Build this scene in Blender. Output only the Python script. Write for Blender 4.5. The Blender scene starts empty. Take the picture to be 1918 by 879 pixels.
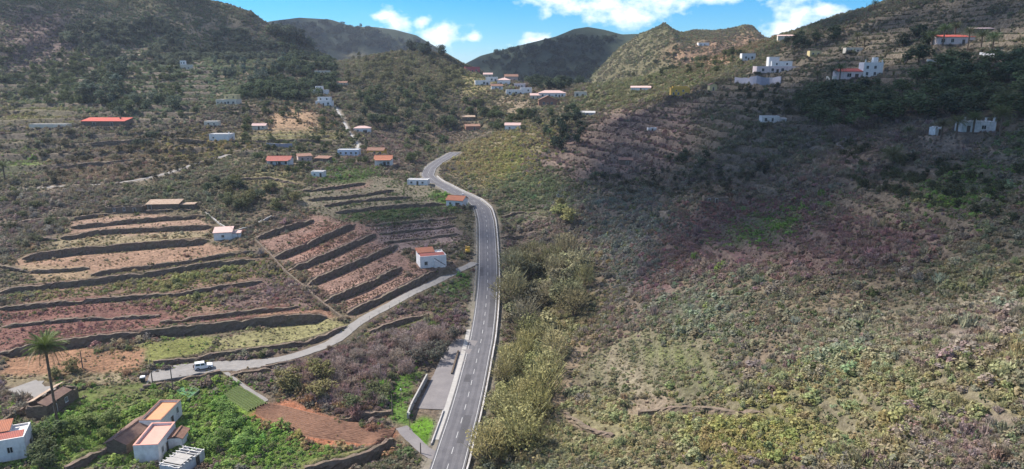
import bpy, bmesh, math, random
import numpy as np
from mathutils import Vector, Matrix, Euler

random.seed(7); np.random.seed(7)
R = math.radians
SC = bpy.context.scene
COL = SC.collection

# ------------------------------------------------------------------ camera, sky, sun, exposure
PITCH, FPX, CAMZ = R(13.4), 1300.0, 100.0
cam_data = bpy.data.cameras.new("camera")
cam_data.sensor_width = 36.0
cam_data.lens = 36.0 * FPX / 1918.0
cam_data.clip_start, cam_data.clip_end = 0.5, 20000.0
camera = bpy.data.objects.new("camera", cam_data)
camera.location = (0, 0, CAMZ)
camera.rotation_euler = (math.pi / 2 - PITCH, 0, 0)
COL.objects.link(camera)
SC.camera = camera
CP, SP = math.cos(PITCH), math.sin(PITCH)

SUN_AZ = R(-66)          # measured from +Y towards +X: the sun stands ahead and to the left
SUN_EL = R(43)
TO_SUN = Vector((math.sin(SUN_AZ) * math.cos(SUN_EL), math.cos(SUN_AZ) * math.cos(SUN_EL), math.sin(SUN_EL)))
sun_data = bpy.data.lights.new("sun", 'SUN')
sun_data.energy = 5.0
sun_data.angle = R(0.6)
sun_data.color = (1.0, 0.925, 0.82)
sun = bpy.data.objects.new("sun", sun_data)
sun.rotation_euler = TO_SUN.to_track_quat('Z', 'Y').to_euler()
COL.objects.link(sun)

SC.view_settings.view_transform = 'Standard'
SC.view_settings.look = 'None'
SC.view_settings.gamma = 1.0
SC.view_settings.use_curve_mapping = False
SC.view_settings.exposure = 0.92
SC.cycles.max_bounces = 5
SC.cycles.diffuse_bounces = 2
SC.cycles.glossy_bounces = 2
SC.cycles.transparent_max_bounces = 40
SC.cycles.volume_bounces = 0
SC.cycles.use_denoising = True


def ray(u, v):
    a, b = (u - 959.0) / FPX, (439.5 - v) / FPX
    return np.array((a, CP + b * SP, -SP + b * CP))


world = bpy.data.worlds.new("World")
SC.world = world
world.use_nodes = True
wn, wl = world.node_tree.nodes, world.node_tree.links
wn.clear()


def wnode(t, **kw):
    n = wn.new(t)
    for k, v in kw.items():
        setattr(n, k, v)
    return n


sky = wnode('ShaderNodeTexSky', sky_type='NISHITA', sun_disc=False)
sky.sun_elevation = SUN_EL
sky.sun_rotation = SUN_AZ
sky.air_density, sky.dust_density, sky.ozone_density = 1.0, 0.0, 5.0
hsv = wnode('ShaderNodeHueSaturation')
hsv.inputs['Hue'].default_value = 0.5
hsv.inputs['Saturation'].default_value = 1.2
hsv.inputs['Value'].default_value = 1.0
tintn = wnode('ShaderNodeMix', data_type='RGBA', blend_type='MULTIPLY')
tintn.inputs['Factor'].default_value = 1.0
tintn.inputs[7].default_value = (.345, .545, .72, 1)
wl.new(sky.outputs['Color'], tintn.inputs[6])
wl.new(tintn.outputs[2], hsv.inputs['Color'])
tc = wnode('ShaderNodeTexCoord')


def wmath(op, a, b=None, c=None):
    n = wnode('ShaderNodeMath', operation=op)
    for k, x in enumerate((a, b, c)):
        if x is None:
            continue
        if isinstance(x, (int, float)):
            n.inputs[k].default_value = x
        else:
            wl.new(x, n.inputs[k])
    return n.outputs[0]


def wnoise(scale, detail, rough):
    m = wnode('ShaderNodeMapping')
    m.inputs['Scale'].default_value = (1, 1, 1.6)
    wl.new(tc.outputs['Generated'], m.inputs['Vector'])
    n = wnode('ShaderNodeTexNoise')
    n.inputs['Scale'].default_value = scale
    n.inputs['Detail'].default_value = detail
    n.inputs['Roughness'].default_value = rough
    wl.new(m.outputs['Vector'], n.inputs['Vector'])
    return n.outputs['Fac']


# cumulus banks on the skyline (direction, half width, half height) and broken cloud over the rest of the sky
CLOUDS = [(738, 46, .026, .022), (716, 30, .018, .009), (830, 66, .034, .022), (790, 45, .014, .009), (1130, 8, .10, .024),
          (1180, 30, .06, .020), (1040, 0, .05, .014), (1230, 5, .06, .020), (1495, 32, .042, .026), (1540, 18, .03, .014),
          (1470, 55, .03, .025), (1010, 78, .035, .012), (890, 70, .012, .010), (1330, -10, .07, .014)]
blob = None
for (u, v, rx, rz) in CLOUDS:
    d = ray(u, v); d = d / np.linalg.norm(d)
    s = wnode('ShaderNodeVectorMath', operation='SUBTRACT')
    wl.new(tc.outputs['Generated'], s.inputs[0]); s.inputs[1].default_value = d
    m = wnode('ShaderNodeVectorMath', operation='MULTIPLY')
    wl.new(s.outputs[0], m.inputs[0]); m.inputs[1].default_value = (1 / rx, 1 / rx, 1 / rz)
    ln = wnode('ShaderNodeVectorMath', operation='LENGTH')
    wl.new(m.outputs[0], ln.inputs[0])
    f = wmath('SUBTRACT', 1.0, ln.outputs['Value'])
    blob = f if blob is None else wmath('MAXIMUM', blob, f)
n1 = wmath('SUBTRACT', wnoise(34.0, 7.0, 0.58), 0.5)
near = wmath('ADD', blob, wmath('MULTIPLY', n1, 2.6))
near = wmath('MULTIPLY', wmath('MINIMUM', wmath('MAXIMUM', wmath('MULTIPLY', near, 1.0), 0.0), 1.0), 0.97)
sep = wnode('ShaderNodeSeparateXYZ'); wl.new(tc.outputs['Generated'], sep.inputs[0])
up = wmath('MINIMUM', wmath('MAXIMUM', wmath('MULTIPLY', wmath('SUBTRACT', sep.outputs['Z'], 0.12), 5.0), 0.0), 1.0)
n2 = wmath('MULTIPLY', wmath('SUBTRACT', wnoise(3.2, 6.0, 0.55), 0.44), 5.0)
high = wmath('MULTIPLY', wmath('MINIMUM', wmath('MAXIMUM', n2, 0.0), 1.0), up)
cover = wmath('MAXIMUM', near, wmath('MULTIPLY', high, 0.85))
mixw = wnode('ShaderNodeMix', data_type='RGBA')
wl.new(cover, mixw.inputs['Factor'])
wl.new(hsv.outputs['Color'], mixw.inputs[6])
shade = wnode('ShaderNodeMix', data_type='RGBA')
wl.new(wnoise(22.0, 4.0, 0.6), shade.inputs['Factor'])
shade.inputs[6].default_value = (5.6, 6.0, 6.4, 1); shade.inputs[7].default_value = (8.2, 8.2, 8.2, 1)
wl.new(shade.outputs[2], mixw.inputs[7])
bg = wnode('ShaderNodeBackground')
bg.inputs['Strength'].default_value = 0.115
wl.new(mixw.outputs[2], bg.inputs['Color'])
wo = wnode('ShaderNodeOutputWorld')
wl.new(bg.outputs[0], wo.inputs['Surface'])


# ------------------------------------------------------------------ numeric helpers
def vnoise(x, y, seed=0):
    xi, yi = np.floor(x).astype(np.int64), np.floor(y).astype(np.int64)
    fx, fy = x - xi, y - yi
    fx, fy = fx * fx * (3 - 2 * fx), fy * fy * (3 - 2 * fy)

    def h(a, b):
        n = (a * 374761393 + b * 668265263 + seed * 1442695041) & 0xffffffff
        n = ((n ^ (n >> 13)) * 1274126177) & 0xffffffff
        n = n ^ (n >> 16)
        return (n & 0xffffff) / float(0xffffff)
    a, b, c, d = h(xi, yi), h(xi + 1, yi), h(xi, yi + 1), h(xi + 1, yi + 1)
    return (a + (b - a) * fx) * (1 - fy) + (c + (d - c) * fx) * fy


def fbm(x, y, sc, octs=4, seed=0, rough=.5):
    t, amp, tot = 0, 1.0, 0
    for o in range(octs):
        t = t + (vnoise(x / sc * 2 ** o + 17.3 * o, y / sc * 2 ** o - 9.1 * o, seed + o) - .5) * amp
        tot += amp; amp *= rough
    return t / tot * 2


def sstep(a, b, x):
    t = np.clip((x - a) / (b - a), 0, 1)
    return t * t * (3 - 2 * t)


def at(u, v, Y):
    d = ray(u, v)
    p = d * (Y / d[1])
    return np.array((p[0], p[1], p[2] + CAMZ))


# ------------------------------------------------------------------ terrain: the valley as a height field
NROW, NCOL, Y0, YR, SMAX = 960, 700, 38.0, 1.0047, 1.12
rowY = Y0 * YR ** np.arange(NROW)
rowY[-60:] = rowY[-60] * np.linspace(1, 3.2, 60)
colS = np.linspace(-SMAX, SMAX, NCOL)
rowW = rowY * .93 + 32
GX = colS[None, :] * rowW[:, None]
GY = np.repeat(rowY[:, None], NCOL, 1)

PTS = [  # pixel u, v and distance: road and valley floor
    (840, 879, 120), (868, 790, 137), (885, 700, 156), (905, 600, 190), (912, 500, 230), (910, 400, 285), (880, 373, 308),
    (830, 350, 335), (795, 325, 365), (850, 288, 425), (850, 268, 470),
    (810, 500, 226), (700, 560, 200), (650, 610, 183), (440, 685, 158), (280, 700, 150), (100, 725, 143), (0, 725, 142),
    (480, 460, 243), (540, 520, 216), (720, 440, 258), (600, 400, 282), (300, 385, 282), (100, 400, 270), (0, 450, 240),
    (0, 560, 195), (300, 560, 196), (0, 650, 165), (0, 879, 112), (290, 800, 130), (400, 879, 112), (610, 790, 133),
    (700, 870, 117), (200, 345, 302), (40, 350, 298), (0, 320, 330), (440, 290, 380), (270, 290, 372), (520, 305, 350),
    (718, 302, 368), (650, 285, 395), (425, 190, 470), (610, 195, 490), (680, 243, 440), (412, 258, 405), (200, 232, 410),
    (350, 128, 570), (150, 160, 530), (0, 215, 440), (60, 110, 610), (0, 150, 540), (500, 150, 570), (740, 200, 520),
    (960, 239, 435), (1025, 188, 520), (970, 175, 545), (940, 158, 565), (885, 132, 680), (790, 270, 455),
    # ravine and right-hand slope
    (1000, 600, 203), (980, 700, 166), (960, 879, 119), (985, 480, 247), (990, 400, 300), (1080, 640, 176), (1200, 700, 141),
    (1400, 800, 106), (1918, 879, 78), (1918, 600, 110), (1918, 400, 148), (1918, 250, 200), (1918, 100, 280), (1918, 0, 355),
    (1670, 320, 210), (1620, 148, 335), (1445, 232, 302), (1275, 180, 446), (1500, 400, 200), (1500, 600, 135), (1250, 500, 196),
    (1200, 350, 290), (1100, 300, 365), (1050, 280, 400), (1300, 290, 300), (1440, 95, 500), (1350, 130, 500), (1640, 60, 430),
    (1780, 90, 330), (1080, 400, 278), (1130, 205, 480), (930, 290, 420), (1440, 68, 560), (1500, 62, 555), (1580, 30, 548), (1640, 15, 535),
    (1700, -6, 520), (1918, -70, 470), (1200, 879, 100), (1600, 879, 90)]
P3 = [at(*p) for p in PTS]
P3 += [np.array((x, y, z + CAMZ)) for x, y, z in [
    (0, 700, -35), (60, 850, -35), (-300, 950, 5), (300, 900, -25), (450, 800, -40), (600, 700, -10), (0, 1500, -50), (-800, 1500, 0), (800, 1500, -20),
    (0, 3500, -50), (3000, 3500, 0), (-3000, 3500, 0), (-60, 45, -72), (0, 45, -77), (70, 45, -42), (-20, 80, -76),
    (-500, 600, 25), (500, 420, 70), (-300, 300, -48), (-200, 150, -67), (-3000, 8000, 0), (3000, 8000, 0), (350, 680, -5), (420, 640, 8)]]
P3 = np.array(P3)


def tps(pts, lam=0.02):
    S = 300.0
    q = pts[:, :2] / S
    n = len(q)
    d = np.linalg.norm(q[:, None] - q[None], axis=2)
    K = np.where(d > 0, d * d * np.log(np.maximum(d, 1e-9)), 0) + np.eye(n) * lam
    Pm = np.hstack([np.ones((n, 1)), q])
    A = np.block([[K, Pm], [Pm.T, np.zeros((3, 3))]])
    w = np.linalg.solve(A, np.concatenate([pts[:, 2], np.zeros(3)]))

    def f(x, y):
        x, y = x / S, y / S
        z = w[n] + w[n + 1] * x + w[n + 2] * y
        for k in range(n):
            r2 = (x - q[k, 0]) ** 2 + (y - q[k, 1]) ** 2 + 1e-12
            z = z + w[k] * .5 * r2 * np.log(r2)
        return z
    return f


base_f = tps(P3)
RIDGES = [  # crest pixels, distance, front slope, back slope, gully strength
    ([(300, 75), (440, 52), (510, 38), (560, 32), (620, 36), (660, 49), (700, 50), (740, 55), (780, 66), (830, 95), (870, 118), (920, 150), (1000, 190)], 1750, .33, .5, 10),
    ([(780, 190), (840, 135), (900, 104), (960, 88), (1040, 68), (1075, 54), (1100, 50), (1130, 55), (1165, 64), (1200, 63), (1240, 75), (1300, 110), (1400, 160)], 1300, .36, .5, 9),
    ([(1010, 270), (1060, 205), (1110, 140), (1160, 88), (1200, 62), (1232, 50), (1245, 42), (1256, 52), (1275, 60), (1300, 55), (1340, 56), (1370, 52), (1392, 45), (1408, 47), (1414, 62), (1440, 72), (1500, 86), (1600, 90), (1800, 70)], 950, .31, .5, 6),
    ([(-400, -95), (0, -65), (200, -32), (380, -4), (430, 7), (470, 22), (500, 42), (540, 60), (580, 86), (620, 110), (680, 145), (740, 190)], 800, .31, .5, 8),
    ([(540, 160), (600, 130), (680, 106), (740, 96), (790, 95), (830, 101), (870, 118), (890, 127), (930, 150), (980, 177), (1040, 215)], 700, .27, .5, 4)]


def terrain_base(X, Y):
    z = base_f(X, Y)
    z = z + fbm(X, Y, 60, 4, 3) * np.clip(Y / 300, .25, 1.6) * .9 + fbm(X, Y, 9, 3, 11) * .22
    # behind the crest of the right-hand slope the ground falls away
    for k, (cr, yc, sf, sb, g) in enumerate(RIDGES):
        P = np.array([at(u, v, yc) for u, v in cr])
        zc = np.interp(X, P[:, 0], P[:, 2], left=P[0, 2] - 60, right=P[-1, 2] - 60)
        far = np.maximum(0, yc - Y)
        zsm = sum(np.interp(X + o, P[:, 0], P[:, 2], left=P[0, 2] - 60, right=P[-1, 2] - 60) for o in np.linspace(-.10, .10, 9) * yc) / 9
        kb = sstep(10, 170, far)
        zc = zc * (1 - kb) + zsm * kb
        zz = zc - sf * far - sb * np.maximum(0, Y - yc)
        amp = g * np.clip(far / 120, 0.04, 1)
        zz = zz + amp * (fbm(X * 1.3, Y * .45, 130, 5, 40 + 7 * k, .6) * 2.4) + fbm(X, Y, 22, 3, 5 + k) * 1.2 * np.clip(far / 40, .15, 1)
        h = np.clip(.5 + .5 * (zz - z) / 8, 0, 1)
        z = z * (1 - h) + zz * h + 8 * h * (1 - h)
    return z


Z = terrain_base(GX, GY)
zs_lr = math.log(YR)


def zs(x, y):
    x, y = np.asarray(x, float), np.asarray(y, float)
    j = np.log(np.maximum(y, Y0) / Y0) / zs_lr
    j = np.where(y > rowY[-60], NROW - 60 + (y - rowY[-60]) / (rowY[-59] - rowY[-60]), j)
    j = np.clip(j, 0, NROW - 1.001)
    s = x / (np.maximum(y, Y0) * .93 + 32)
    i = np.clip((s + SMAX) / (2 * SMAX) * (NCOL - 1), 0, NCOL - 1.001)
    j0, i0 = j.astype(int), i.astype(int)
    fj, fi = j - j0, i - i0
    return (Z[j0, i0] * (1 - fi) + Z[j0, i0 + 1] * fi) * (1 - fj) + (Z[j0 + 1, i0] * (1 - fi) + Z[j0 + 1, i0 + 1] * fi) * fj


TT = 45 * 1.0022 ** np.arange(1900)


def hit(u, v):
    """first point of the ground under pixel (u, v)"""
    d = ray(u, v)
    px, py, pz = d[0] * TT, d[1] * TT, CAMZ + d[2] * TT
    g = pz - zs(px, py)
    k = np.argmax(g < 0)
    if g[k] >= 0:
        k = len(TT) - 1
        return np.array((px[k], py[k], zs(px[k], py[k])))
    if k == 0:
        return np.array((px[0], py[0], float(zs(px[0], py[0]))))
    f = g[k - 1] / (g[k - 1] - g[k])
    t = TT[k - 1] + (TT[k] - TT[k - 1]) * f
    return np.array((d[0] * t, d[1] * t, float(zs(d[0] * t, d[1] * t))))


def resample(P, step):
    P = np.asarray(P, float)
    d = np.concatenate([[0], np.cumsum(np.linalg.norm(np.diff(P[:, :2], axis=0), axis=1))])
    n = max(2, int(d[-1] / step) + 1)
    t = np.linspace(0, d[-1], n)
    return np.stack([np.interp(t, d, P[:, k]) for k in range(P.shape[1])], 1)


def smooth_line(P, it=3):
    P = np.asarray(P, float)
    for _ in range(it):
        Q = P.copy()
        Q[1:-1] = P[:-2] * .25 + P[1:-1] * .5 + P[2:] * .25
        P = Q
    return P


def pix_line(pix, step=2.0, it=4):
    """a line given on the photograph, laid on the ground and resampled in metres"""
    out = []
    for (a, b), (c, d) in zip(pix[:-1], pix[1:]):
        for k in range(6):
            out.append((a + (c - a) * k / 6, b + (d - b) * k / 6))
    out.append(pix[-1])
    P = np.array([hit(*p) for p in out])
    return smooth_line(resample(P, step), it)


def near_line(P, reach):
    """mask of grid points within reach of line P; distance, signed side and parameter of the nearest point"""
    x0, x1, y0, y1 = P[:, 0].min() - reach, P[:, 0].max() + reach, P[:, 1].min() - reach, P[:, 1].max() + reach
    M = np.where((GX > x0) & (GX < x1) & (GY > y0) & (GY < y1))
    x, y = GX[M], GY[M]
    best = np.full(x.shape, 1e9); sg = np.zeros(x.shape); par = np.zeros(x.shape)
    for k in range(len(P) - 1):
        a, b = P[k, :2], P[k + 1, :2]
        e = b - a; L2 = e @ e + 1e-9
        t = np.clip(((x - a[0]) * e[0] + (y - a[1]) * e[1]) / L2, 0, 1)
        dx, dy = x - a[0] - t * e[0], y - a[1] - t * e[1]
        d = np.hypot(dx, dy)
        s = np.sign(e[0] * (y - a[1]) - e[1] * (x - a[0]))
        m = d < best
        best[m] = d[m]; sg[m] = s[m]; par[m] = k + t[m]
    return M, best, sg, par


# ------------------------------------------------------------------ earthworks: terraces, roads, house platforms
def poly_world(pix):
    out = []
    n = len(pix)
    for k in range(n):
        (a, b), (c, d) = pix[k], pix[(k + 1) % n]
        m = max(2, int(math.hypot(c - a, d - b) / 25))
        for q in range(m):
            out.append((a + (c - a) * q / m, b + (d - b) * q / m))
    return np.array([hit(*p)[:2] for p in out])


def in_poly(W, X, Y):
    m = np.zeros(X.shape, bool)
    bb = (X > W[:, 0].min()) & (X < W[:, 0].max()) & (Y > W[:, 1].min()) & (Y < W[:, 1].max())
    x, y = X[bb], Y[bb]
    c = np.zeros(x.shape, bool)
    n = len(W)
    for k in range(n):
        x1, y1 = W[k]; x2, y2 = W[(k + 1) % n]
        if y1 == y2:
            continue
        cond = ((y1 > y) != (y2 > y)) & (x < (x2 - x1) * (y - y1) / (y2 - y1) + x1)
        c ^= cond
    m[bb] = c
    return m


WX = GX + (fbm(GX, GY, 6, 3, 71) + 1.8 * fbm(GX, GY, 22, 2, 73)) * np.clip(GY / 140, .5, 3) * 1.5
WY = GY + (fbm(GX, GY, 6, 3, 81) + 1.8 * fbm(GX, GY, 22, 2, 83)) * np.clip(GY / 140, .5, 3) * 1.9


def blur(a, n=2):
    for _ in range(n):
        b = a.copy()
        b[1:-1] = (a[:-2] + 2 * a[1:-1] + a[2:]) / 4
        a = b.copy()
        a[:, 1:-1] = (b[:, :-2] + 2 * b[:, 1:-1] + b[:, 2:]) / 4
    return a


# contour terraces on the slopes: (area, step height, strength)
TERR = [([(1000, 300), (1130, 210), (1270, 185), (1440, 120), (1600, 40), (1918, -40), (1918, 210), (1600, 250), (1480, 300), (1300, 340), (1120, 345), (1060, 330)], 3.0, 1.0),
        ([(1080, 700), (1190, 620), (1300, 640), (1400, 720), (1260, 780), (1110, 770)], 1.3, .5),
        ([(920, 400), (960, 370), (1040, 380), (1010, 440), (950, 470)], 1.6, .8),
        ([(0, 20), (300, 60), (420, 150), (330, 260), (430, 285), (250, 330), (0, 330)], 3.4, .95),
        ([(430, 235), (640, 250), (660, 280), (540, 300), (430, 280)], 1.8, .8),
        ([(1150, 730), (1500, 760), (1918, 640), (1918, 860), (1300, 860)], 2.4, .6),
        ([(1060, 340), (1300, 340), (1560, 300), (1918, 220), (1918, 480), (1500, 520), (1250, 480), (1120, 440)], 3.0, .7),
        ([(880, 250), (1000, 190), (1080, 200), (1000, 290), (900, 270)], 1.6, .8)]
RISER = np.zeros(GX.shape); EDGE = np.zeros(GX.shape)
for pix, hstep, amt in TERR:
    W = poly_world(pix)
    m = blur(in_poly(W, WX, WY).astype(float), 6) * amt
    zt = Z + fbm(GX, GY, 45, 3, 23) * 1.6
    f = (zt / hstep) % 1.0
    Z = Z + m * hstep * (sstep(.66, .96, f) - f)
    RISER = np.maximum(RISER, m * sstep(.58, .74, f) * (1 - sstep(.93, 1.0, f)))
    EDGE = np.maximum(EDGE, m * (1 - sstep(0, .10, np.minimum(f, 1 - f))))

# dry stone terrace walls on the left-hand slope: pixel line of the wall top (left to right), height, reach of its level
WALLS = [
    ([(130, 411), (205, 401), (358, 394)], 1.9, 3.5, 'dry stone terrace wall directly under the roofless farmhouse'),
    ([(133, 427), (212, 418), (307, 410), (386, 405)], 2.2, 3.5, 'second dry stone terrace wall below the roofless farmhouse'),
    ([(113, 447), (191, 435), (293, 430), (399, 425)], 2.5, 4.0, 'dry stone terrace wall ending just above the small pink roofed house'),
    ([(41, 485), (137, 471), (239, 463), (392, 451)], 3.2, 5.0, 'tall dark terrace wall above the orange soil field'),
    ([(170, 515), (273, 500), (358, 492), (410, 480), (478, 471)], 1.9, 3.5, 'low crooked terrace wall below the orange soil field'),
    ([(0, 548), (68, 538), (170, 529), (239, 519), (307, 512), (375, 498), (478, 488)], 2.4, 4.5, 'long terrace wall above the yellow green bushes'),
    ([(0, 662), (80, 650), (154, 640), (222, 632), (307, 623), (389, 615), (480, 603), (612, 594)], 3.2, 5.5, 'long terrace wall below the purple vineyard strip'),
    ([(480, 447), (530, 430), (586, 413)], 2.6, 5.0, 'uppermost slanting wall of the stepped vine terraces'),
    ([(511, 485), (582, 457), (664, 420)], 2.9, 5.5, 'second slanting wall of the stepped vine terraces'),
    ([(538, 509), (616, 478), (702, 440)], 2.8, 5.0, 'third slanting wall of the stepped vine terraces'),
    ([(572, 534), (657, 498), (743, 461)], 2.8, 5.0, 'fourth slanting wall of the stepped vine terraces'),
    ([(606, 567), (685, 536), (750, 502)], 2.7, 5.0, 'fifth slanting wall of the stepped vine terraces, left of white house'),
    ([(648, 589), (757, 540), (845, 493)], 2.8, 3.5, 'long high retaining wall along the upper side of the lane'),
    ([(565, 358), (623, 353), (685, 343)], 1.8, 3.0, 'top terrace wall of the green terraces under the white shed'),
    ([(575, 375), (657, 369), (736, 357)], 2.1, 3.0, 'second wall of the green terraces below the white shed'),
    ([(606, 386), (685, 375), (770, 370)], 2.1, 3.0, 'third wall of the green terraces left of the orange roofed house'),
    ([(627, 399), (719, 389), (835, 382)], 2.3, 3.5, 'lowest wall of the green terraces left of the orange roofed house'),
    ([(685, 423), (780, 415), (855, 408)], 1.2, 2.5, 'low wall above the rows of bare vines'),
    ([(709, 439), (852, 423)], 1.1, 2.5, 'low wall between the rows of bare vines'),
    ([(719, 455), (855, 439)], 1.1, 2.5, 'low wall behind the white house with two red roofs'),
    ([(287, 680), (362, 672), (390, 668), (480, 655), (548, 647), (616, 630), (645, 612)], 2.0, 3.0, 'curving retaining wall above the lane behind the white car'),
    ([(635, 783), (690, 779), (734, 772)], 2.2, 3.0, 'short dark wall at the top of the ploughed field'),
    ([(570, 878), (640, 868), (685, 862), (712, 842), (732, 822)], 3.0, 4.0, 'rough retaining wall at the lower corner of the ploughed field'),
    ([(120, 879), (170, 856), (225, 832)], 2.2, 3.5, 'overgrown dark wall left of the house with the pink terrace'),
    ([(268, 725), (341, 709), (412, 697)], 2.0, 2.5, 'dark retaining wall under the lane forecourt'),
    ([(430, 703), (470, 697), (506, 692)], 2.0, 2.5, 'short dark wall under the right end of the forecourt'),
    ([(1195, 776), (1260, 766), (1320, 768), (1430, 776)], 1.4, 3.0, 'crumbling dry stone wall across the lower right slope'),
    ([(1062, 776), (1090, 800), (1150, 817)], 1.2, 2.5, 'curved dry stone wall below the plank pile'),
    ([(0, 422), (60, 414), (122, 409)], 1.5, 3.0, 'terrace wall at the left edge beside the roofless farmhouse'),
    ([(95, 319), (180, 307), (270, 297)], 1.5, 3.0, 'terrace wall above the hillside track'),
    ([(170, 270), (300, 260), (400, 268)], 1.6, 3.5, 'terrace wall below the long bright red roof'),
    ([(440, 337), (500, 333), (560, 346)], 1.5, 3.0, 'terrace wall below the white bungalow with the long red roof'),
    ([(440, 270), (540, 263), (640, 270)], 1.5, 3.0, 'terrace wall below the cleared earth'),
    ([(340, 216), (420, 211), (500, 214)], 1.6, 3.0, 'terrace wall below the cream and yellow house'),
    ([(938, 408), (975, 397), (1012, 400)], 1.5, 3.0, 'upper terrace wall on the green bank right of the road bend'),
    ([(936, 446), (968, 433), (1004, 436)], 1.5, 3.0, 'lower terrace wall on the green bank right of the road bend'),
    ([(0, 612), (140, 598), (300, 592)], 1.0, 3.5, 'low wall through the middle of the purple vineyard strip'),
    ([(0, 579), (160, 564), (330, 552), (490, 527)], 1.6, 4.0, 'terrace wall between the yellow green bushes and the purple vineyard strip'),
    ([(0, 498), (60, 510), (168, 503)], 1.3, 3.0, 'short terrace wall at the left end of the orange soil field'),
    ([(300, 604), (420, 590), (560, 574)], 1.3, 3.5, 'terrace wall along the upper edge of the vineyard strip below the bushes'),
    ([(0, 452), (60, 446), (108, 450)], 1.4, 3.0, 'scrub covered terrace wall at the left edge below the roofless farmhouse'),
    ([(690, 622), (735, 607), (800, 588)], 1.6, 3.0, 'hedge topped wall above the yellow green grass strip'),
]
wall_lines = []
Zb = Z.copy()
for pix, h, wv, lab in WALLS:
    wall_lines.append(pix_line(pix, 1.2, 14))
for (pix, h, wv, lab), P in zip(WALLS, wall_lines):
    M, d, s, par = near_line(P, wv)
    n = len(P) - 1
    endf = sstep(0, 3.0, par * 1.2) * sstep(0, 3.0, (n - par) * 1.2)
    side = np.clip(d * s / .45, -1, 1)
    Z[M] += side * h / 2 * np.clip(1 - d / wv, 0, 1) * endf

# roads: centre line on the photograph, half width
ROAD_PIX = [(742, 1180), (772, 1080), (800, 990), (822, 920), (838, 879), (850, 838), (866, 785), (880, 732), (893, 680), (902, 640), (909, 590), (913, 545), (914, 500), (913, 450), (911, 415),
            (905, 392), (888, 376), (862, 364), (838, 353), (814, 340), (800, 328), (806, 315), (822, 303), (842, 292), (853, 286)]
LANE_PIX = [(891, 490), (865, 500), (830, 518), (780, 545), (730, 572), (690, 593), (662, 612), (640, 632), (615, 648), (575, 662), (530, 674), (480, 681), (430, 687), (385, 692), (340, 698), (290, 708)]
HILL_PIX = [(0, 363), (60, 352), (120, 349), (190, 347), (230, 343), (275, 335), (320, 323), (365, 308), (400, 298), (430, 290)]
DRIVE_PIX = [(752, 800), (775, 826), (800, 850), (826, 862)]
LAYBY_PIX = [(872, 640), (850, 672), (838, 700), (822, 735), (808, 768)]
PATH_PIX = [(662, 292), (672, 272), (655, 250), (640, 222), (628, 200)]
YARD_PIX = [(40, 722), (70, 735), (95, 742)]
BRANCH_PIX = [(420, 696), (440, 712), (470, 733), (500, 752)]
RIGHT_PIX = [(1918, 108), (1895, 103), (1870, 96), (1855, 92)]
DIRT_PIX = [(1100, 632), (1085, 660), (1065, 690), (1052, 720), (1045, 755)]


def carve(P, hw, blend, drop=0.0):
    M, d, s, par = near_line(P, hw + blend)
    zr = np.interp(par, np.arange(len(P)), P[:, 2]) - drop
    w = 1 - sstep(hw, hw + blend, d)
    Z[M] = Z[M] * (1 - w) + zr * w


def road_line(pix, step, it):
    P = pix_line(pix, step, 3)
    zz = P[:, 2].copy()
    for _ in range(it):
        zz[1:-1] = zz[:-2] * .25 + zz[1:-1] * .5 + zz[2:] * .25
    P[:, 2] = zz
    return P


ZB = Z; Z = Zb
ROAD = road_line(ROAD_PIX, 2.0, 300)
LANE = road_line(LANE_PIX, 1.5, 120)
HILL = road_line(HILL_PIX, 2.0, 80)
DRIVE = road_line(DRIVE_PIX, 1.0, 20)
LAYBY = road_line(LAYBY_PIX, 1.5, 20)
PATHL = road_line(PATH_PIX, 2.0, 30)
YARD = road_line(YARD_PIX, 1.0, 10)
BRANCH = road_line(BRANCH_PIX, 1.0, 20)
RIGHTL = road_line(RIGHT_PIX, 1.5, 10)
DIRT = road_line(DIRT_PIX, 1.5, 10)
Z = ZB
for P in (LAYBY, DRIVE, LANE):     # side roads meet the main road at its level
    for k in range(len(P)):
        dd = np.hypot(ROAD[:, 0] - P[k, 0], ROAD[:, 1] - P[k, 1])
        q = int(np.argmin(dd))
        w = 1 - float(sstep(6, 26, dd[q]))
        P[k, 2] = P[k, 2] * (1 - w) + ROAD[q, 2] * w
carve(HILL, 1.8, 2.0); carve(YARD, 3.5, 2.0); carve(PATHL, 1.2, 2.0); carve(RIGHTL, 2.2, 2.5); carve(BRANCH, 1.0, 1.5)
carve(DRIVE, 2.4, 1.8); carve(LAYBY, 4.6, 1.5); carve(LANE, 2.5, 1.2); carve(ROAD, 4.9, 4.0, .02); carve(DIRT, 1.2, 2.0)
# the stream bed beside the road
STREAM = pix_line([(925, 870), (955, 780), (985, 700), (1005, 620), (1010, 540), (985, 470), (965, 420)], 2.5, 6)
M, d, s, par = near_line(STREAM, 9)
dr = np.min(np.hypot(GX[M][:, None] - ROAD[None, ::2, 0], GY[M][:, None] - ROAD[None, ::2, 1]), axis=1)
Z[M] -= 2.6 * (1 - sstep(0, 8, d)) * sstep(6, 11, dr)


# ------------------------------------------------------------------ buildings: where they stand (platforms are levelled before the ground is made)
# u, v pixel of the foot of the front wall's middle; yaw; width; depth; height
H = []


def site(u, v, yaw, w, d, h, **kw):
    p = hit(u, v)
    kw.update(p=p, yaw=R(yaw), w=w, d=d, h=h)
    H.append(kw)
    return kw


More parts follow.
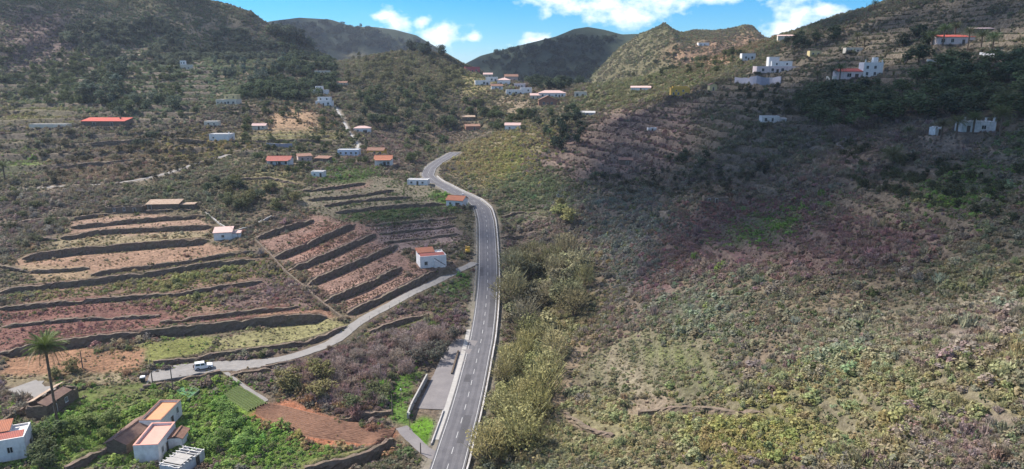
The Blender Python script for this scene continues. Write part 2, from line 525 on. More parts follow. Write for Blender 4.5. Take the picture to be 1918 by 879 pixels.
def pad(s, margin=1.2, blend=2.5):
    c, sn = math.cos(s['yaw']), math.sin(s['yaw'])
    dx, dy = GX - s['p'][0], GY - s['p'][1]
    lx, ly = dx * c + dy * sn, -dx * sn + dy * c
    ex = np.maximum(np.abs(lx) - s['w'] / 2 - margin, 0)
    ey = np.maximum(np.abs(ly - s['d'] / 2) - s['d'] / 2 - margin, 0)
    wgt = 1 - sstep(0, blend, np.hypot(ex, ey))
    Z[:] = Z * (1 - wgt) + s['p'][2] * wgt


W_, CR, YE, GR, ST, PK, OC = 'white', 'cream', 'yellow', 'grey', 'stone', 'pink', 'ochre'
site(812, 501, 18, 9.0, 7.5, 3.7, wall=W_, roof='half', label='white house with two red roofs beside the lane junction', wins=[('f', -.28, 1.0, 1.0, 1.2), ('r', -.3, 1.0, .9, 1.3), ('r', .3, 2.2, .9, 1.2)], doors=[('r', 0, 1.0, 2.1)], stair=True)
site(851, 388, -18, 7.6, 6.5, 3.0, wall=W_, roof='gable', tile='orange', label='small white house with an orange roof at the road bend', wins=[('f', -.25, 1.0, .9, 1.0)], doors=[('f', .2, 2.0, 2.0)], chimney=True)
site(782, 347, -6, 10, 5, 2.4, wall=W_, roof='flat', label='low white flat roofed house beside the winding road', wins=[('f', -.3, .8, .9, .9), ('f', .25, .8, .9, .9)], doors=[('f', 0, .9, 1.9)])
site(718, 311, 4, 9, 7, 3.6, wall=W_, roof='gable', tile='orange', label='white house with terracotta gable roof above the winding road', wins=[('f', .3, 1.0, 1.2, 1.2)], doors=[('f', .05, 1.8, 2.1)], porch=True)
site(522, 311, 3, 11.5, 6.5, 3.1, wall=W_, roof='gable', tile='red', label='white bungalow with long red roof left of the white shed', wins=[('f', .32, 1.0, 1.1, 1.2), ('f', -.3, 1.0, 1.0, 1.1)], doors=[('f', 0, 2.2, 2.1)], porch=True)
site(652, 292, 0, 11.5, 6, 3.0, wall='bluewhite', roof='flat', label='pale blue flat roofed house with a row of windows', wins=[('f', -.35, 1.0, 1.0, 1.0), ('f', -.1, 1.0, 1.0, 1.0), ('f', .15, 1.0, 1.0, 1.0), ('f', .38, 1.0, 1.0, 1.0)], doors=[('r', 0, .9, 2)])
site(703, 291, -8, 9.5, 6, 2.7, wall=OC, roof='gable', tile='brown', label='ochre house with a brown tiled roof beside the blue house', wins=[('f', .3, .9, 1, 1)], doors=[('f', -.05, 1, 2)])
site(572, 303, 25, 7, 5, 2.8, wall=PK, roof='shed', tile='brown', label='pinkish farm shed with a sloping roof behind the white shed', wins=[('f', .2, 1, .8, .8)], doors=[('f', -.2, 1, 2)])
site(602, 305, -14, 7.5, 4.5, 2.2, wall=ST, roof='shed', tile='brown', label='brown roofed stone barn right of the pinkish farm shed', doors=[('f', 0, 1, 1.8)])
site(594, 332, -5, 6, 4.5, 2.5, wall=W_, roof='flat', label='small white shed above the green terraces', doors=[('f', .3, 1.0, 2.0)], wins=[('f', -.2, 1.0, .7, .7)])
site(412, 264, 0, 12, 7, 3.6, wall=W_, roof='flat', label='plain white flat roofed block among bushes left of the cleared earth', chimney=True, wins=[('f', -.3, 1.4, .8, .8)], doors=[('r', 0, 1, 2)])
site(396, 237, 8, 8, 6, 2.8, wall=CR, roof='flat', label='small cream building under the yellow two storey house', wins=[('f', .2, 1, .9, .9)], doors=[('f', -.2, 1, 2)])
site(678, 250, 4, 10, 6.5, 3.2, wall=W_, roof='hip', tile='pinkpale', label='white house with pale pink hipped roof beside the steep path', wins=[('f', -.25, 1, 1, 1.1)], doors=[('f', .2, 2.5, 2.0)])
site(424, 197, -4, 14, 8, 3.4, wall=CR, roof='flat', label='cream and yellow two storey house on the left hillside', upper=(.15, 8.5, 6, 3.0, YE), wins=[('f', -.4, 1, .9, 1.1), ('f', -.22, 1, .9, 1.1), ('f', .1, .9, 1.4, 1.4), ('f', .35, .9, 1.4, 1.4)], doors=[('f', -.05, 1, 2.1)])
site(606, 199, 0, 11, 7, 3.2, wall=W_, roof='flat', label='white two storey house at the head of the steep path', upper=(0, 8.5, 5.5, 2.6, W_), wins=[('f', -.3, 1, .9, 1.1), ('f', .3, 1, 1.5, 1.4)], doors=[('f', 0, 1, 2.1)])
site(599, 177, 2, 11, 7, 3.0, wall=W_, roof='flat', label='white terraced house just above the two storey white house', upper=(-.1, 5, 5, 2.6, W_), wins=[('f', -.3, 1, .9, 1.1), ('f', .2, 1, .9, 1.1)], doors=[('f', 0, 1, 2)])
site(349, 131, 14, 9, 7, 4.0, wall=CR, roof='flat', label='cream house with a tower on the spur above the left grove', upper=(-.3, 4, 5, 3.2, W_), wins=[('f', .2, 1, 1, 1)], doors=[('f', -.1, 1, 2)])
site(604, 139, 10, 13, 6, 2.6, wall=CR, roof='flat', label='low pale building on the upper left ridge path', wins=[('f', .2, 1, 1, 1), ('f', -.2, 1, 1, 1)], doors=[('f', 0, 1, 2)])
site(193, 236, -2, 26, 9, 2.6, wall=ST, roof='shed', tile='redbright', label='long low building with a bright red roof on the left', doors=[('f', -.2, 1.6, 2.0), ('f', .2, 1.6, 2)], chimney=True)
site(90, 240, 0, 22, 5, 2.0, wall=CR, roof='flat', label='low pale farm building left of the bright red roof', doors=[('f', .3, 1.2, 1.8)])
# the village in the gap
site(885, 136, 8, 14, 9, 5.0, wall='redpaint', roof='flat', label='red painted house on the skyline of the middle ridge', wins=[('f', -.25, 1.4, 1.2, 1.4), ('f', .25, 1.4, 1.2, 1.4)], doors=[('f', 0, 1.2, 2.2)])
site(904, 160, 6, 12, 7, 3.6, wall=W_, roof='flat', label='leftmost white house of the village row in the gap', wins=[('f', .1, 1, 1.6, 1.8)], doors=[('f', .32, 1.6, 2.2)])
site(921, 153, 0, 10, 7, 3.4, wall=W_, roof='flat', label='white house stepping up behind the leftmost village house', wins=[('f', 0, 1, 1.4, 1.4)], doors=[('f', .3, 1, 2)])
site(943, 160, -5, 10, 8, 4.2, wall=W_, roof='hip', tile='pinkpale', label='white village house with pinkish hipped roof', wins=[('f', -.2, 1, 1.2, 1.2)], doors=[('f', .2, 1, 2)])
site(958, 154, 4, 11, 8, 4.6, wall=PK, roof='gable', tile='brown', label='pinkish village house at the top of the row', wins=[('f', -.2, 1, 1.2, 1.4), ('f', .2, 1, 1.2, 1.4)], doors=[('f', 0, 1, 2)])
site(965, 178, 2, 14, 7, 3.6, wall=W_, roof='flat', label='long white village house with flat roof', wins=[('f', -.3, 1, 1.3, 1.3), ('f', .05, 1, 1.3, 1.3)], doors=[('f', .3, 1, 2)])
site(985, 176, 0, 9, 8, 4.4, wall=W_, roof='flat', label='tall white cube house at the right end of the village row', wins=[('f', .2, 2, 1.1, 1.2)], doors=[('f', -.2, 1, 2)])
site(1034, 183, -3, 20, 9, 3.4, wall=W_, roof='hip', tile='pinkpale', label='wide white house with pale pink roof above the brown house', wins=[('f', -.35, 1, 1.2, 1.3), ('f', -.1, 1, 1.2, 1.3), ('f', .15, 1, 1.2, 1.3), ('f', .38, 1, 1.2, 1.3)], doors=[('f', .27, 1, 2)])
site(1026, 198, 0, 13, 8, 4.0, wall='brick', roof='gable_end', tile='brown', label='reddish brown house below the wide pink roofed house', wins=[('f', -.22, 1.2, 1.4, 1.3), ('f', .22, 1.2, 1.4, 1.3)], doors=[('f', 0, 1.2, 2)])
site(1087, 182, -8, 9, 6, 3.6, wall=CR, roof='flat', label='small cream house alone right of the village', wins=[('f', -.25, .8, 1.6, 1.8)], doors=[('f', .2, 1.4, 2.2)])
site(960, 244, -4, 10, 6, 3.2, wall=W_, roof='gable', tile='pinkpale', label='white house with grey porch below the village', wins=[('f', -.2, 1, 1, 1)], doors=[('f', .3, 1.6, 2)])
site(886, 244, 10, 10, 6, 2.6, wall='brick', roof='shed', tile='brown', label='reddish shed among dry gardens at the end of the road', doors=[('f', .1, 1.2, 2)])
site(952, 150, 2, 8, 6, 3.0, wall=W_, roof='gable', tile='orange', label='white village house with an orange roof behind the hipped roof', wins=[('f', .2, 1, 1, 1)], doors=[('f', -.2, 1, 2)])
site(973, 165, -3, 9, 6, 3.2, wall='pinkwhite', roof='flat', label='pinkish white house behind the long white village house', wins=[('f', .2, 1, 1, 1), ('f', -.3, 1, 1, 1)], doors=[('f', -.05, 1, 2)])
site(914, 146, 3, 8, 6, 3.0, wall=CR, roof='gable', tile='pinkpale', label='cream house on the slope between red house and village row', wins=[('f', .2, 1, 1, 1)], doors=[('f', -.2, 1, 2)])
site(931, 168, 4, 9, 6, 2.8, wall=W_, roof='gable', tile='brown', label='small white house tucked under the village row', wins=[('f', .25, 1, 1, 1)], doors=[('f', -.1, 1, 2)])
site(1003, 186, -4, 8, 6, 2.8, wall=CR, roof='gable', tile='pinkpale', label='cream cottage between the village row and the wide house', wins=[('f', .2, 1, 1, 1)], doors=[('f', -.2, 1, 2)])
site(1100, 218, -6, 10, 5, 2.2, wall='greywhite', roof='shed', tile='greyflat', label='grey sheet roofed shed among trees right of the village', doors=[('f', 0, 1.4, 1.8)])
site(878, 226, 6, 9, 5, 2.4, wall=ST, roof='shed', tile='tanold', label='tan roofed stone barn above the reddish shed', doors=[('f', 0, 1.2, 1.8)])
site(640, 161, 0, 8, 5, 2.4, wall=CR, roof='gable', tile='brown', label='small cream house on the spur right of the white houses', doors=[('f', 0, 1, 1.9)], wins=[('f', .3, 1, .9, .9)])
site(485, 243, 4, 8, 5, 2.4, wall=CR, roof='gable', tile='pinkpale', label='small cream cottage at the left edge of the cleared earth', doors=[('f', 0, 1, 1.9)], wins=[('f', .3, 1, .9, .9)])
# right-hand slope
site(1274, 181, -6, 11.5, 8, 5.0, wall=OC, roof='flat', label='ochre yellow house on the shaded ridge', upper=(.0, 9, 6, 1.0, OC), wins=[('f', -.36, 1, 1, 1.5), ('f', -.1, 1, 1, 1.5), ('f', .15, 3.0, .9, 1.1), ('f', -.22, 3.2, .8, .9)], doors=[('f', .33, 1.5, 2.2)])
site(1336, 170, 0, 4.5, 5, 3.4, wall=YE, roof='gable_end', tile='brown', label='tiny yellow gabled hut right of the ochre house', doors=[('f', 0, .9, 2)])
site(1200, 171, -10, 14, 6, 2.4, wall=W_, roof='shed', tile='pinkpale', label='small white cottage on the sunlit green mountainside', doors=[('f', 0, 1, 2)])
site(1318, 86, 0, 13, 7, 3.4, wall=W_, roof='flat', label='lone white house high on the brown mountain', doors=[('f', .1, 1.2, 2)], wins=[('f', -.25, 1, 1.2, 1.2)])
site(1402, 114, -6, 9, 7, 4.6, wall='greywhite', roof='flat', label='grey white block left of the big pink villa', wins=[('f', -.2, 1.4, 1.2, 1.4), ('f', .25, 1.4, 1.2, 1.4)], doors=[('f', 0, 1, 2)])
site(1456, 137, -3, 24, 9, 3.6, wall='pinkwhite', roof='flat', label='large white and pink villa above the long grey wall', upper=(.12, 12, 7, 3.0, W_), upper2=(-.05, 6, 5, 5.4, W_), wins=[('f', -.35, 1, 1.4, 1.6), ('f', -.12, 1, 1.4, 1.6), ('f', .12, 1, 1.4, 1.6), ('f', .36, 1, 1.4, 1.6)], doors=[('f', 0, 1.4, 2.2)])
site(1440, 155, -4, 13, 5, 2.4, wall=W_, roof='flat', label='open white garage with flat roof on the long grey wall', doors=[('f', -.25, 3.2, 1.9), ('f', .25, 3.2, 1.9)])
site(1604, 149, -8, 17, 8, 3.2, wall='pinkwhite', roof='shed', tile='redbright', label='long wing of the right hand villa with red tiled roof', wins=[('f', -.2, .8, 1.8, 1.6), ('f', .2, .8, 1.8, 1.6)], doors=[('f', 0, 1.6, 2.2)])
site(1634, 145, -10, 8.5, 8, 6.6, wall=W_, roof='flat', label='tall white block of the right hand villa with roof pillars', upper=(.28, 2.2, 2.2, 2.4, W_), wins=[('f', -.3, 1, 1, 1.4), ('f', .1, 1, 1, 1.4), ('f', -.3, 4, 1, 1.3), ('f', .1, 4, 1, 1.3)], doors=[('f', .35, 1, 2.1)], pillars=True)
site(1520, 183, -25, 3.2, 3.5, 3.8, wall='greywhite', roof='flat', label='small bright white tank house beneath the villa palms', doors=[('f', 0, .9, 2)])
site(1527, 106, -4, 6.5, 5, 3.0, wall=YE, roof='flat', label='small pale yellow cabin on the upper terraces', wins=[('f', -.2, 1, 1, 1)], doors=[('f', .25, 1, 2)])
site(1600, 100, -6, 9, 5, 2.8, wall=CR, roof='flat', label='weathered cream cottage behind palms on the upper terraces', wins=[('f', .2, 1, .9, .9)], doors=[('f', -.2, 1, 2)])
site(1443, 233, -6, 7.5, 5.5, 3.2, wall='greywhite', roof='flat', label='white cube house alone on the shaded slope', wins=[('f', -.28, 1.2, 1.0, 1.5), ('f', .1, 1.2, .8, 1.5)], doors=[('r', 0, 1, 2)], annexe=True)
site(1790, 84, -8, 16, 7, 3.2, wall='pinkwhite', roof='shed', tile='redbright', label='pink roofed villa hidden behind the upper right palms', wins=[('f', -.35, .9, 1.6, 1.6), ('f', -.1, .9, 1.2, 1.6)], doors=[('f', .2, 1.2, 2.1)])
site(1842, 62, -6, 9, 4, 1.8, wall=ST, roof='shed', tile='pinkpale', label='low shed with pale red roof on the top right terraces', doors=[('f', 0, 1, 1.6)])
site(1832, 248, -10, 9.5, 5, 3.0, wall='greywhite', roof='flat', label='pale house with a dark window under the right hand palms', wins=[('f', .15, 1.0, 1.2, 1.1)], doors=[('f', -.3, 1, 2)], pillars=True)
site(1758, 254, 6, 2.6, 3.0, 2.9, wall='greywhite', roof='none', label='narrow broken white ruin left of the palm shaded house', doors=[('f', .1, 1, 2)])
site(1472, 76, -14, 11, 6, 3.0, wall=CR, roof='shed', tile='pinkpale', label='pale roofed house on the crest beside the dark trees', doors=[('f', 0, 1, 2)])
site(1172, 309, -6, 6.5, 4, 2.3, wall=ST, roof='shed', tile='brown', label='little stone hut among the shaded terraces', doors=[('f', .1, .9, 1.8)])
site(1342, 380, -4, 8.5, 4, 1.9, wall=ST, roof='none', label='roofless stone ruin above the red purple scrub', doors=[('f', -.3, .8, 1.5), ('f', 0, .8, 1.5)])
site(1222, 246, 0, 5, 3.5, 1.9, wall='greywhite', roof='none', label='small tumbled white ruin on the mid shaded terraces', doors=[('f', 0, .9, 1.5)])
# left foreground
site(418, 450, 14, 6.2, 5.5, 2.8, wall=W_, roof='shed', tile='pinkpale', label='small white house with pale pink flat roofs at the terrace ends', wins=[('f', .0, 1.0, .8, .9)], doors=[('r', 0, .9, 2)], annexe=True)
site(232, 399, 6, 14, 4.5, 2.7, wall=ST, roof='none', label='long roofless stone farmhouse on the top terrace', wins=[('f', -.25, .9, .7, 1.2), ('f', .02, .9, .7, 1.2)], doors=[('f', .3, 1.0, 1.9)])
site(305, 392, 6, 12.5, 5.5, 2.0, wall=ST, roof='shed', tile='tanold', label='old stone barn with a patchy tan roof right of the roofless farmhouse', doors=[('f', -.4, 1.2, 1.8)], annexe=True)
site(120, 764, 86, 9.5, 4.6, 2.8, wall=ST, roof='collapsed', tile='brown', label='abandoned stone house with a fallen in roof behind the tall palm', wins=[('f', .1, 1.0, .7, .9)], doors=[('f', -.25, .9, 1.9)])
site(324, 796, 91, 8.8, 4.3, 2.9, wall=W_, roof='terrace', tile='orangeflat', label='white house with an orange roof terrace beside the green garden', wins=[('f', .28, 1.4, .8, 1.3), ('f', -.3, 1.0, .8, 1.0)], doors=[('f', 0, 1.0, 2.0)])
site(316, 843, 95, 8.4, 4.4, 3.1, wall=W_, roof='terrace', tile='pinkflat', label='white house with a pink roof terrace and small tiled gable', wins=[('f', -.3, 1.0, .8, 1.2), ('f', .2, 1.0, .8, 1.2)], doors=[('f', -.05, 1.0, 2.0)], lean=True)
site(266, 828, 84, 9.0, 4.0, 2.2, wall=ST, roof='gable', tile='brownold', label='old stone house with a sagging brown tiled roof', doors=[('f', 0, 1, 1.9)])
site(362, 878, 74, 6.4, 4.4, 2.1, wall='greywhite', roof='rafters', label='grey shed with bare rafters and white roof sheets', doors=[('f', .2, 1, 1.9)])
site(6, 866, 24, 7.5, 6.0, 4.0, wall=W_, roof='half', label='white house cut by the left edge with red roof', wins=[('f', .18, 1.6, .8, 1.1)], doors=[('r', .1, 1, 2)])
for s in H:
    pad(s)
for s in H:
    s['p'][2] = float(zs(s['p'][0], s['p'][1]))

# white retaining walls and garden walls far off: pixel line, height, thickness, label
FARWALLS = [([(1376, 158), (1400, 159), (1432, 160), (1462, 158)], 4.2, .5, 'greypaint', 'long grey retaining wall below the white and pink villa'),
            ([(1736, 117), (1750, 119), (1768, 118), (1782, 117)], 1.5, .4, 'white', 'low white garden wall below the pink roofed villa'),
            ([(1835, 103), (1852, 104), (1870, 104)], 1.0, .4, 'white', 'white parapet beside the upper right road'),
            ([(1548, 148), (1566, 149), (1586, 148)], 1.4, .4, 'cream', 'pale garden wall under the right villa palms'),
            ([(500, 278), (530, 280), (548, 279)], 3.0, .5, 'greypaint', 'plain grey concrete wall above the red roofed bungalow')]


# ------------------------------------------------------------------ ground cover: soil colour, plant colour, plant density, plant size, twiggy share
def C(r, g, b):
    return np.array((r, g, b))


gcol = np.zeros(GX.shape + (3,)); vcol = np.zeros_like(gcol)
vden = np.zeros(GX.shape); vsiz = np.ones(GX.shape); vtwg = np.zeros(GX.shape)
nA = fbm(GX, GY, 38, 4, 201)[..., None]; nB = fbm(GX, GY, 14, 3, 211)[..., None]; nC = fbm(GX, GY, 80, 3, 221)[..., None]
tA = np.clip(.5 + nA * 1.1, 0, 1); tB = np.clip(.5 + nB * 1.1, 0, 1)
gcol[:] = C(.118, .090, .068) * (1 - tA) + C(.108, .094, .058) * tA
vcol[:] = (C(.125, .095, .082) * (1 - tA) + C(.085, .092, .045) * tA) * (1 - .45 * tB) + C(.075, .082, .062) * .45 * tB
vden[:] = .75; vsiz[:] = 1.0; vtwg[:] = .35
far = sstep(480, 800, GY)[..., None]
gcol[:] = gcol * (1 - far) + (C(.105, .095, .055) * (1 - tA) + C(.075, .080, .042) * tA) * far

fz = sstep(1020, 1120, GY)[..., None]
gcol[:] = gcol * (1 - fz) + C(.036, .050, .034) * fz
ZONES = [  # polygon on the photograph, soil, plants, density, size, twigginess
    # ---- left slope
    ([(0, 0), (500, 40), (480, 170), (330, 230), (0, 200)], (.150, .124, .088), (.078, .095, .055), .42, 1.2, .1),
    ([(0, 30), (120, 20), (150, 90), (60, 140), (0, 130)], (.150, .105, .095), (.090, .072, .068), .5, 1.1, .4),
    ([(0, 205), (110, 203), (125, 226), (0, 232)], (.150, .140, .060), (.130, .125, .050), .5, .8, .1),
    ([(10, 305), (50, 290), (90, 288), (92, 310), (30, 322)], (.120, .170, .040), (.120, .190, .040), .6, .6, 0),
    ([(80, 300), (230, 270), (400, 280), (330, 320), (230, 340), (100, 345)], (.170, .130, .090), (.150, .115, .080), 1.0, 1.1, .8),
    ([(270, 270), (420, 260), (430, 290), (330, 310)], (.170, .130, .075), (.140, .120, .045), .9, .9, .3),
    ([(0, 365), (190, 355), (200, 390), (110, 410), (110, 450), (0, 480)], (.150, .118, .095), (.110, .095, .078), 1.0, 1.3, .6),
    ([(130, 412), (386, 398), (400, 428), (380, 440), (120, 450)], (.240, .160, .118), (.185, .150, .095), .35, .45, .3),
    ([(110, 450), (395, 428), (395, 452), (240, 464), (110, 474)], (.210, .170, .105), (.150, .135, .070), .45, .6, .3),
    ([(40, 488), (240, 466), (395, 455), (475, 466), (405, 484), (270, 502), (60, 520)], (.235, .150, .104), (.200, .145, .085), .4, .42, .4),
    ([(40, 500), (170, 498), (170, 525), (40, 530)], (.230, .165, .105), (.150, .125, .075), .4, .5, .3),
    ([(0, 552), (180, 533), (480, 490), (560, 535), (600, 580), (350, 600), (200, 560), (0, 575)], (.190, .125, .090), (.130, .128, .050), .7, .8, .15),
    ([(400, 545), (500, 520), (590, 545), (600, 580), (430, 585)], (.160, .110, .095), (.145, .105, .096), 1.0, .8, .8),
    ([(0, 580), (190, 565), (340, 598), (480, 585), (600, 582), (615, 592), (480, 602), (300, 622), (150, 638), (0, 660)], (.185, .095, .078), (.165, .092, .084), 1.0, .52, .8),
    ([(480, 588), (600, 584), (610, 594), (480, 604)], (.250, .150, .100), (.17, .12, .08), .3, .4, .4),
    ([(0, 672), (150, 652), (290, 652), (282, 690), (120, 702), (0, 706)], (.225, .128, .078), (.18, .14, .07), .5, .45, .3),
    ([(225, 648), (380, 632), (400, 640), (390, 664), (300, 676), (285, 655)], (.145, .150, .050), (.12, .16, .045), .5, .4, .1),
    ([(400, 640), (480, 620), (612, 600), (642, 612), (610, 632), (540, 645), (400, 664)], (.190, .175, .085), (.155, .150, .070), .5, .45, .3),
    ([(0, 700), (260, 690), (270, 710), (100, 718), (0, 722)], (.230, .190, .120), (.17, .15, .085), .6, .5, .5),
    # ---- vine terraces
    ([(482, 458), (590, 405), (700, 425), (760, 470), (790, 500), (860, 490), (760, 540), (652, 592)], (.262, .166, .132), (.22, .15, .105), .8, .42, .6),
    ([(520, 480), (600, 425), (660, 430), (600, 470)], (.270, .150, .115), (.21, .12, .095), .7, .42, .6),
    ([(690, 425), (860, 403), (868, 458), (800, 462), (745, 470)], (.250, .185, .165), (.18, .135, .12), .6, .5, .7),
    ([(560, 350), (700, 330), (850, 352), (850, 385), (830, 410), (640, 415), (560, 380)], (.135, .118, .085), (.080, .095, .045), .45, .5, .1),
    ([(640, 398), (835, 384), (842, 396), (760, 408), (640, 416)], (.060, .085, .032), (.05, .085, .03), .8, .5, 0),
    ([(600, 350), (700, 338), (690, 352), (600, 362)], (.150, .095, .080), (.11, .075, .065), .4, .4, .5),
    ([(800, 362), (848, 354), (856, 372), (820, 382)], (.085, .150, .030), (.08, .16, .03), .7, .5, 0),
    ([(600, 322), (690, 308), (720, 325), (680, 340), (610, 340)], (.075, .110, .035), (.07, .12, .03), .8, .6, 0),
    ([(430, 310), (560, 320), (560, 350), (470, 350)], (.190, .165, .085), (.10, .10, .05), .6, 1.0, .2),
    ([(865, 400), (895, 400), (895, 480), (870, 480)], (.120, .105, .065), (.09, .09, .045), .8, .6, .2),
    ([(800, 552), (880, 505), (890, 535), (850, 556)], (.070, .115, .030), (.065, .12, .03), .9, .5, 0),
    ([(690, 600), (850, 550), (870, 560), (800, 588), (700, 622)], (.160, .105, .090), (.12, .085, .078), 1.0, .8, .8),
    ([(690, 632), (790, 600), (860, 572), (850, 590), (760, 622), (700, 642)], (.130, .150, .040), (.13, .17, .035), .7, .45, 0),
    ([(520, 690), (620, 660), (700, 640), (860, 580), (885, 600), (870, 640), (790, 690), (740, 700), (730, 770), (640, 780), (560, 740)], (.120, .085, .075), (.135, .098, .100), 1.0, 1.5, .95),
    ([(760, 705), (805, 705), (768, 785), (735, 772), (735, 745)], (.085, .150, .030), (.09, .17, .03), .9, .45, 0),
    ([(755, 785), (800, 773), (826, 786), (815, 838), (768, 816)], (.095, .190, .020), (.10, .22, .02), .9, .35, 0),
    # ---- lower left garden
    ([(130, 728), (270, 712), (330, 722), (420, 705), (500, 760), (600, 830), (700, 850), (690, 879), (0, 879), (0, 800), (90, 790)], (.110, .140, .042), (.118, .185, .038), 1.0, .85, .05),
    ([(180, 720), (340, 728), (330, 760), (180, 770)], (.12, .13, .05), (.115, .135, .05), 1.0, .8, .2),
    ([(415, 742), (450, 725), (505, 757), (465, 772)], (.110, .170, .030), (.12, .22, .03), .5, .3, 0),
    ([(475, 765), (530, 745), (640, 785), (742, 800), (728, 835), (600, 828), (500, 795)], (.250, .105, .060), (.2, .13, .07), .04, .3, .5),
    ([(560, 840), (690, 845), (680, 862), (560, 878)], (.17, .16, .07), (.15, .16, .06), .7, .45, .2),
    ([(740, 830), (800, 850), (810, 879), (690, 879)], (.07, .06, .045), (.06, .075, .035), .9, .8, .3),
    ([(330, 742), (480, 772), (620, 835), (640, 850), (420, 879), (330, 860)], (.105, .15, .035), (.12, .20, .038), 1.0, .85, 0),
    # ---- valley head
    ([(860, 270), (1010, 230), (1000, 290), (950, 330), (900, 350), (850, 330), (830, 312)], (.210, .175, .095), (.17, .145, .065), .95, .9, .3),
    ([(940, 270), (1010, 270), (960, 345), (905, 355)], (.19, .18, .07), (.17, .165, .05), .9, .8, .1),
    ([(480, 225), (560, 200), (600, 235), (560, 255), (490, 255)], (.300, .200, .125), (.2, .14, .08), .12, .6, .4),
    ([(430, 252), (640, 248), (660, 268), (430, 268)], (.18, .17, .07), (.15, .15, .05), .4, .5, .1),
    ([(640, 100), (860, 100), (880, 170), (800, 190), (660, 160)], (.135, .115, .065), (.085, .08, .045), .8, 1.3, .2),
    ([(850, 135), (930, 150), (900, 190), (850, 185)], (.19, .16, .08), (.13, .13, .055), .4, .8, .2),
    ([(930, 180), (1000, 180), (980, 225), (940, 225)], (.21, .165, .115), (.14, .12, .07), .4, .8, .3),
    ([(1060, 200), (1160, 88), (1250, 60), (1410, 60), (1440, 80), (1340, 150), (1200, 200), (1100, 210)], (.140, .126, .072), (.098, .100, .050), .6, 1.1, .1),
    ([(1230, 95), (1420, 60), (1440, 78), (1400, 105), (1320, 125), (1270, 120)], (.215, .140, .090), (.12, .09, .055), .45, 1.0, .3),
    # ---- right slope
    ([(930, 340), (1010, 300), (1060, 340), (1040, 400), (960, 420), (930, 390)], (.100, .105, .055), (.07, .085, .042), .9, 1.0, .1),
    ([(1000, 300), (1130, 210), (1300, 190), (1400, 200), (1300, 300), (1180, 340), (1060, 340)], (.185, .125, .105), (.105, .078, .070), .42, .9, .5),
    ([(1300, 180), (1440, 110), (1640, 30), (1918, -30), (1918, 110), (1700, 120), (1500, 200), (1400, 230)], (.115, .098, .072), (.072, .072, .046), .45, .9, .3),
    ([(1300, 200), (1500, 200), (1560, 300), (1300, 330)], (.125, .105, .075), (.080, .080, .052), .8, 1.1, .3),
    ([(1085, 398), (1120, 395), (1170, 445), (1125, 462)], (.200, .125, .115), (.13, .09, .085), .3, .5, .5),
    ([(1060, 370), (1150, 350), (1260, 400), (1240, 560), (1150, 560), (1130, 470)], (.115, .105, .092), (.085, .092, .078), 1.0, 1.2, .4),
    ([(1180, 560), (1300, 540), (1420, 600), (1400, 640), (1240, 640)], (.108, .105, .076), (.102, .114, .078), 1.0, 1.25, .1),
    ([(1240, 420), (1300, 388), (1530, 366), (1560, 400), (1760, 430), (1760, 480), (1500, 525), (1290, 500), (1200, 570), (1190, 540)], (.135, .085, .080), (.120, .078, .082), 1.0, .95, .8),
    ([(1270, 400), (1340, 382), (1530, 366), (1540, 384), (1370, 412), (1270, 430)], (.150, .070, .062), (.125, .062, .058), 1.0, .7, .8),
    ([(1365, 425), (1440, 405), (1525, 392), (1530, 412), (1450, 440), (1380, 450)], (.065, .105, .025), (.075, .135, .025), 1.0, .9, 0),
    ([(1720, 345), (1800, 325), (1890, 335), (1905, 372), (1850, 392), (1760, 378)], (.06, .095, .028), (.07, .125, .028), 1.0, 1.1, 0),
    ([(1500, 305), (1600, 300), (1600, 330), (1500, 345)], (.15, .11, .095), (.135, .105, .092), 1.0, 1.3, .9),
    ([(1690, 262), (1760, 250), (1900, 262), (1918, 300), (1760, 282)], (.20, .155, .12), (.11, .09, .07), .35, .8, .4),
    ([(1840, 255), (1918, 250), (1918, 300), (1860, 290)], (.07, .095, .035), (.06, .10, .03), .9, .9, 0),
    ([(1000, 879), (1070, 760), (1300, 770), (1500, 700), (1700, 600), (1918, 470), (1918, 879)], (.185, .165, .095), (.185, .172, .086), 1.0, 1.25, .25),
    ([(1450, 620), (1700, 570), (1918, 520), (1918, 640), (1700, 680), (1500, 680)], (.190, .165, .120), (.180, .160, .112), 1.0, 1.15, .5),
    ([(1700, 610), (1900, 590), (1918, 660), (1750, 660)], (.200, .165, .135), (.19, .16, .130), 1.0, 1.1, .8),
    ([(1500, 640), (1640, 640), (1600, 720), (1500, 700)], (.14, .145, .075), (.14, .165, .095), 1.0, 1.2, .1),
    ([(1740, 800), (1900, 790), (1918, 879), (1740, 879)], (.20, .15, .13), (.165, .125, .115), 1.0, .8, .8),
    ([(1300, 790), (1480, 770), (1560, 830), (1500, 879), (1300, 879)], (.18, .17, .07), (.190, .180, .062), 1.0, 1.3, .1),
    ([(1090, 690), (1190, 618), (1300, 650), (1390, 725), (1260, 765), (1100, 762)], (.135, .128, .075), (.115, .112, .068), .75, .6, .3),
    ([(1230, 640), (1300, 680), (1370, 730), (1330, 735), (1220, 670)], (.128, .138, .060), (.11, .13, .05), .6, .5, 0),
    ([(1150, 640), (1200, 690), (1230, 745), (1190, 745), (1140, 690)], (.185, .160, .110), (.12, .115, .065), .3, .5, .3),
    ([(1170, 750), (1260, 735), (1270, 775), (1180, 785)], (.235, .185, .130), (.18, .15, .09), .7, .5, .5),
    ([(940, 500), (1090, 480), (1110, 600), (1030, 700), (1000, 860), (890, 879), (935, 640)], (.120, .105, .060), (.125, .115, .055), .9, 1.1, .5),
    ([(940, 560), (985, 560), (980, 640), (940, 680)], (.150, .110, .085), (.12, .09, .075), .6, .8, .8),
]
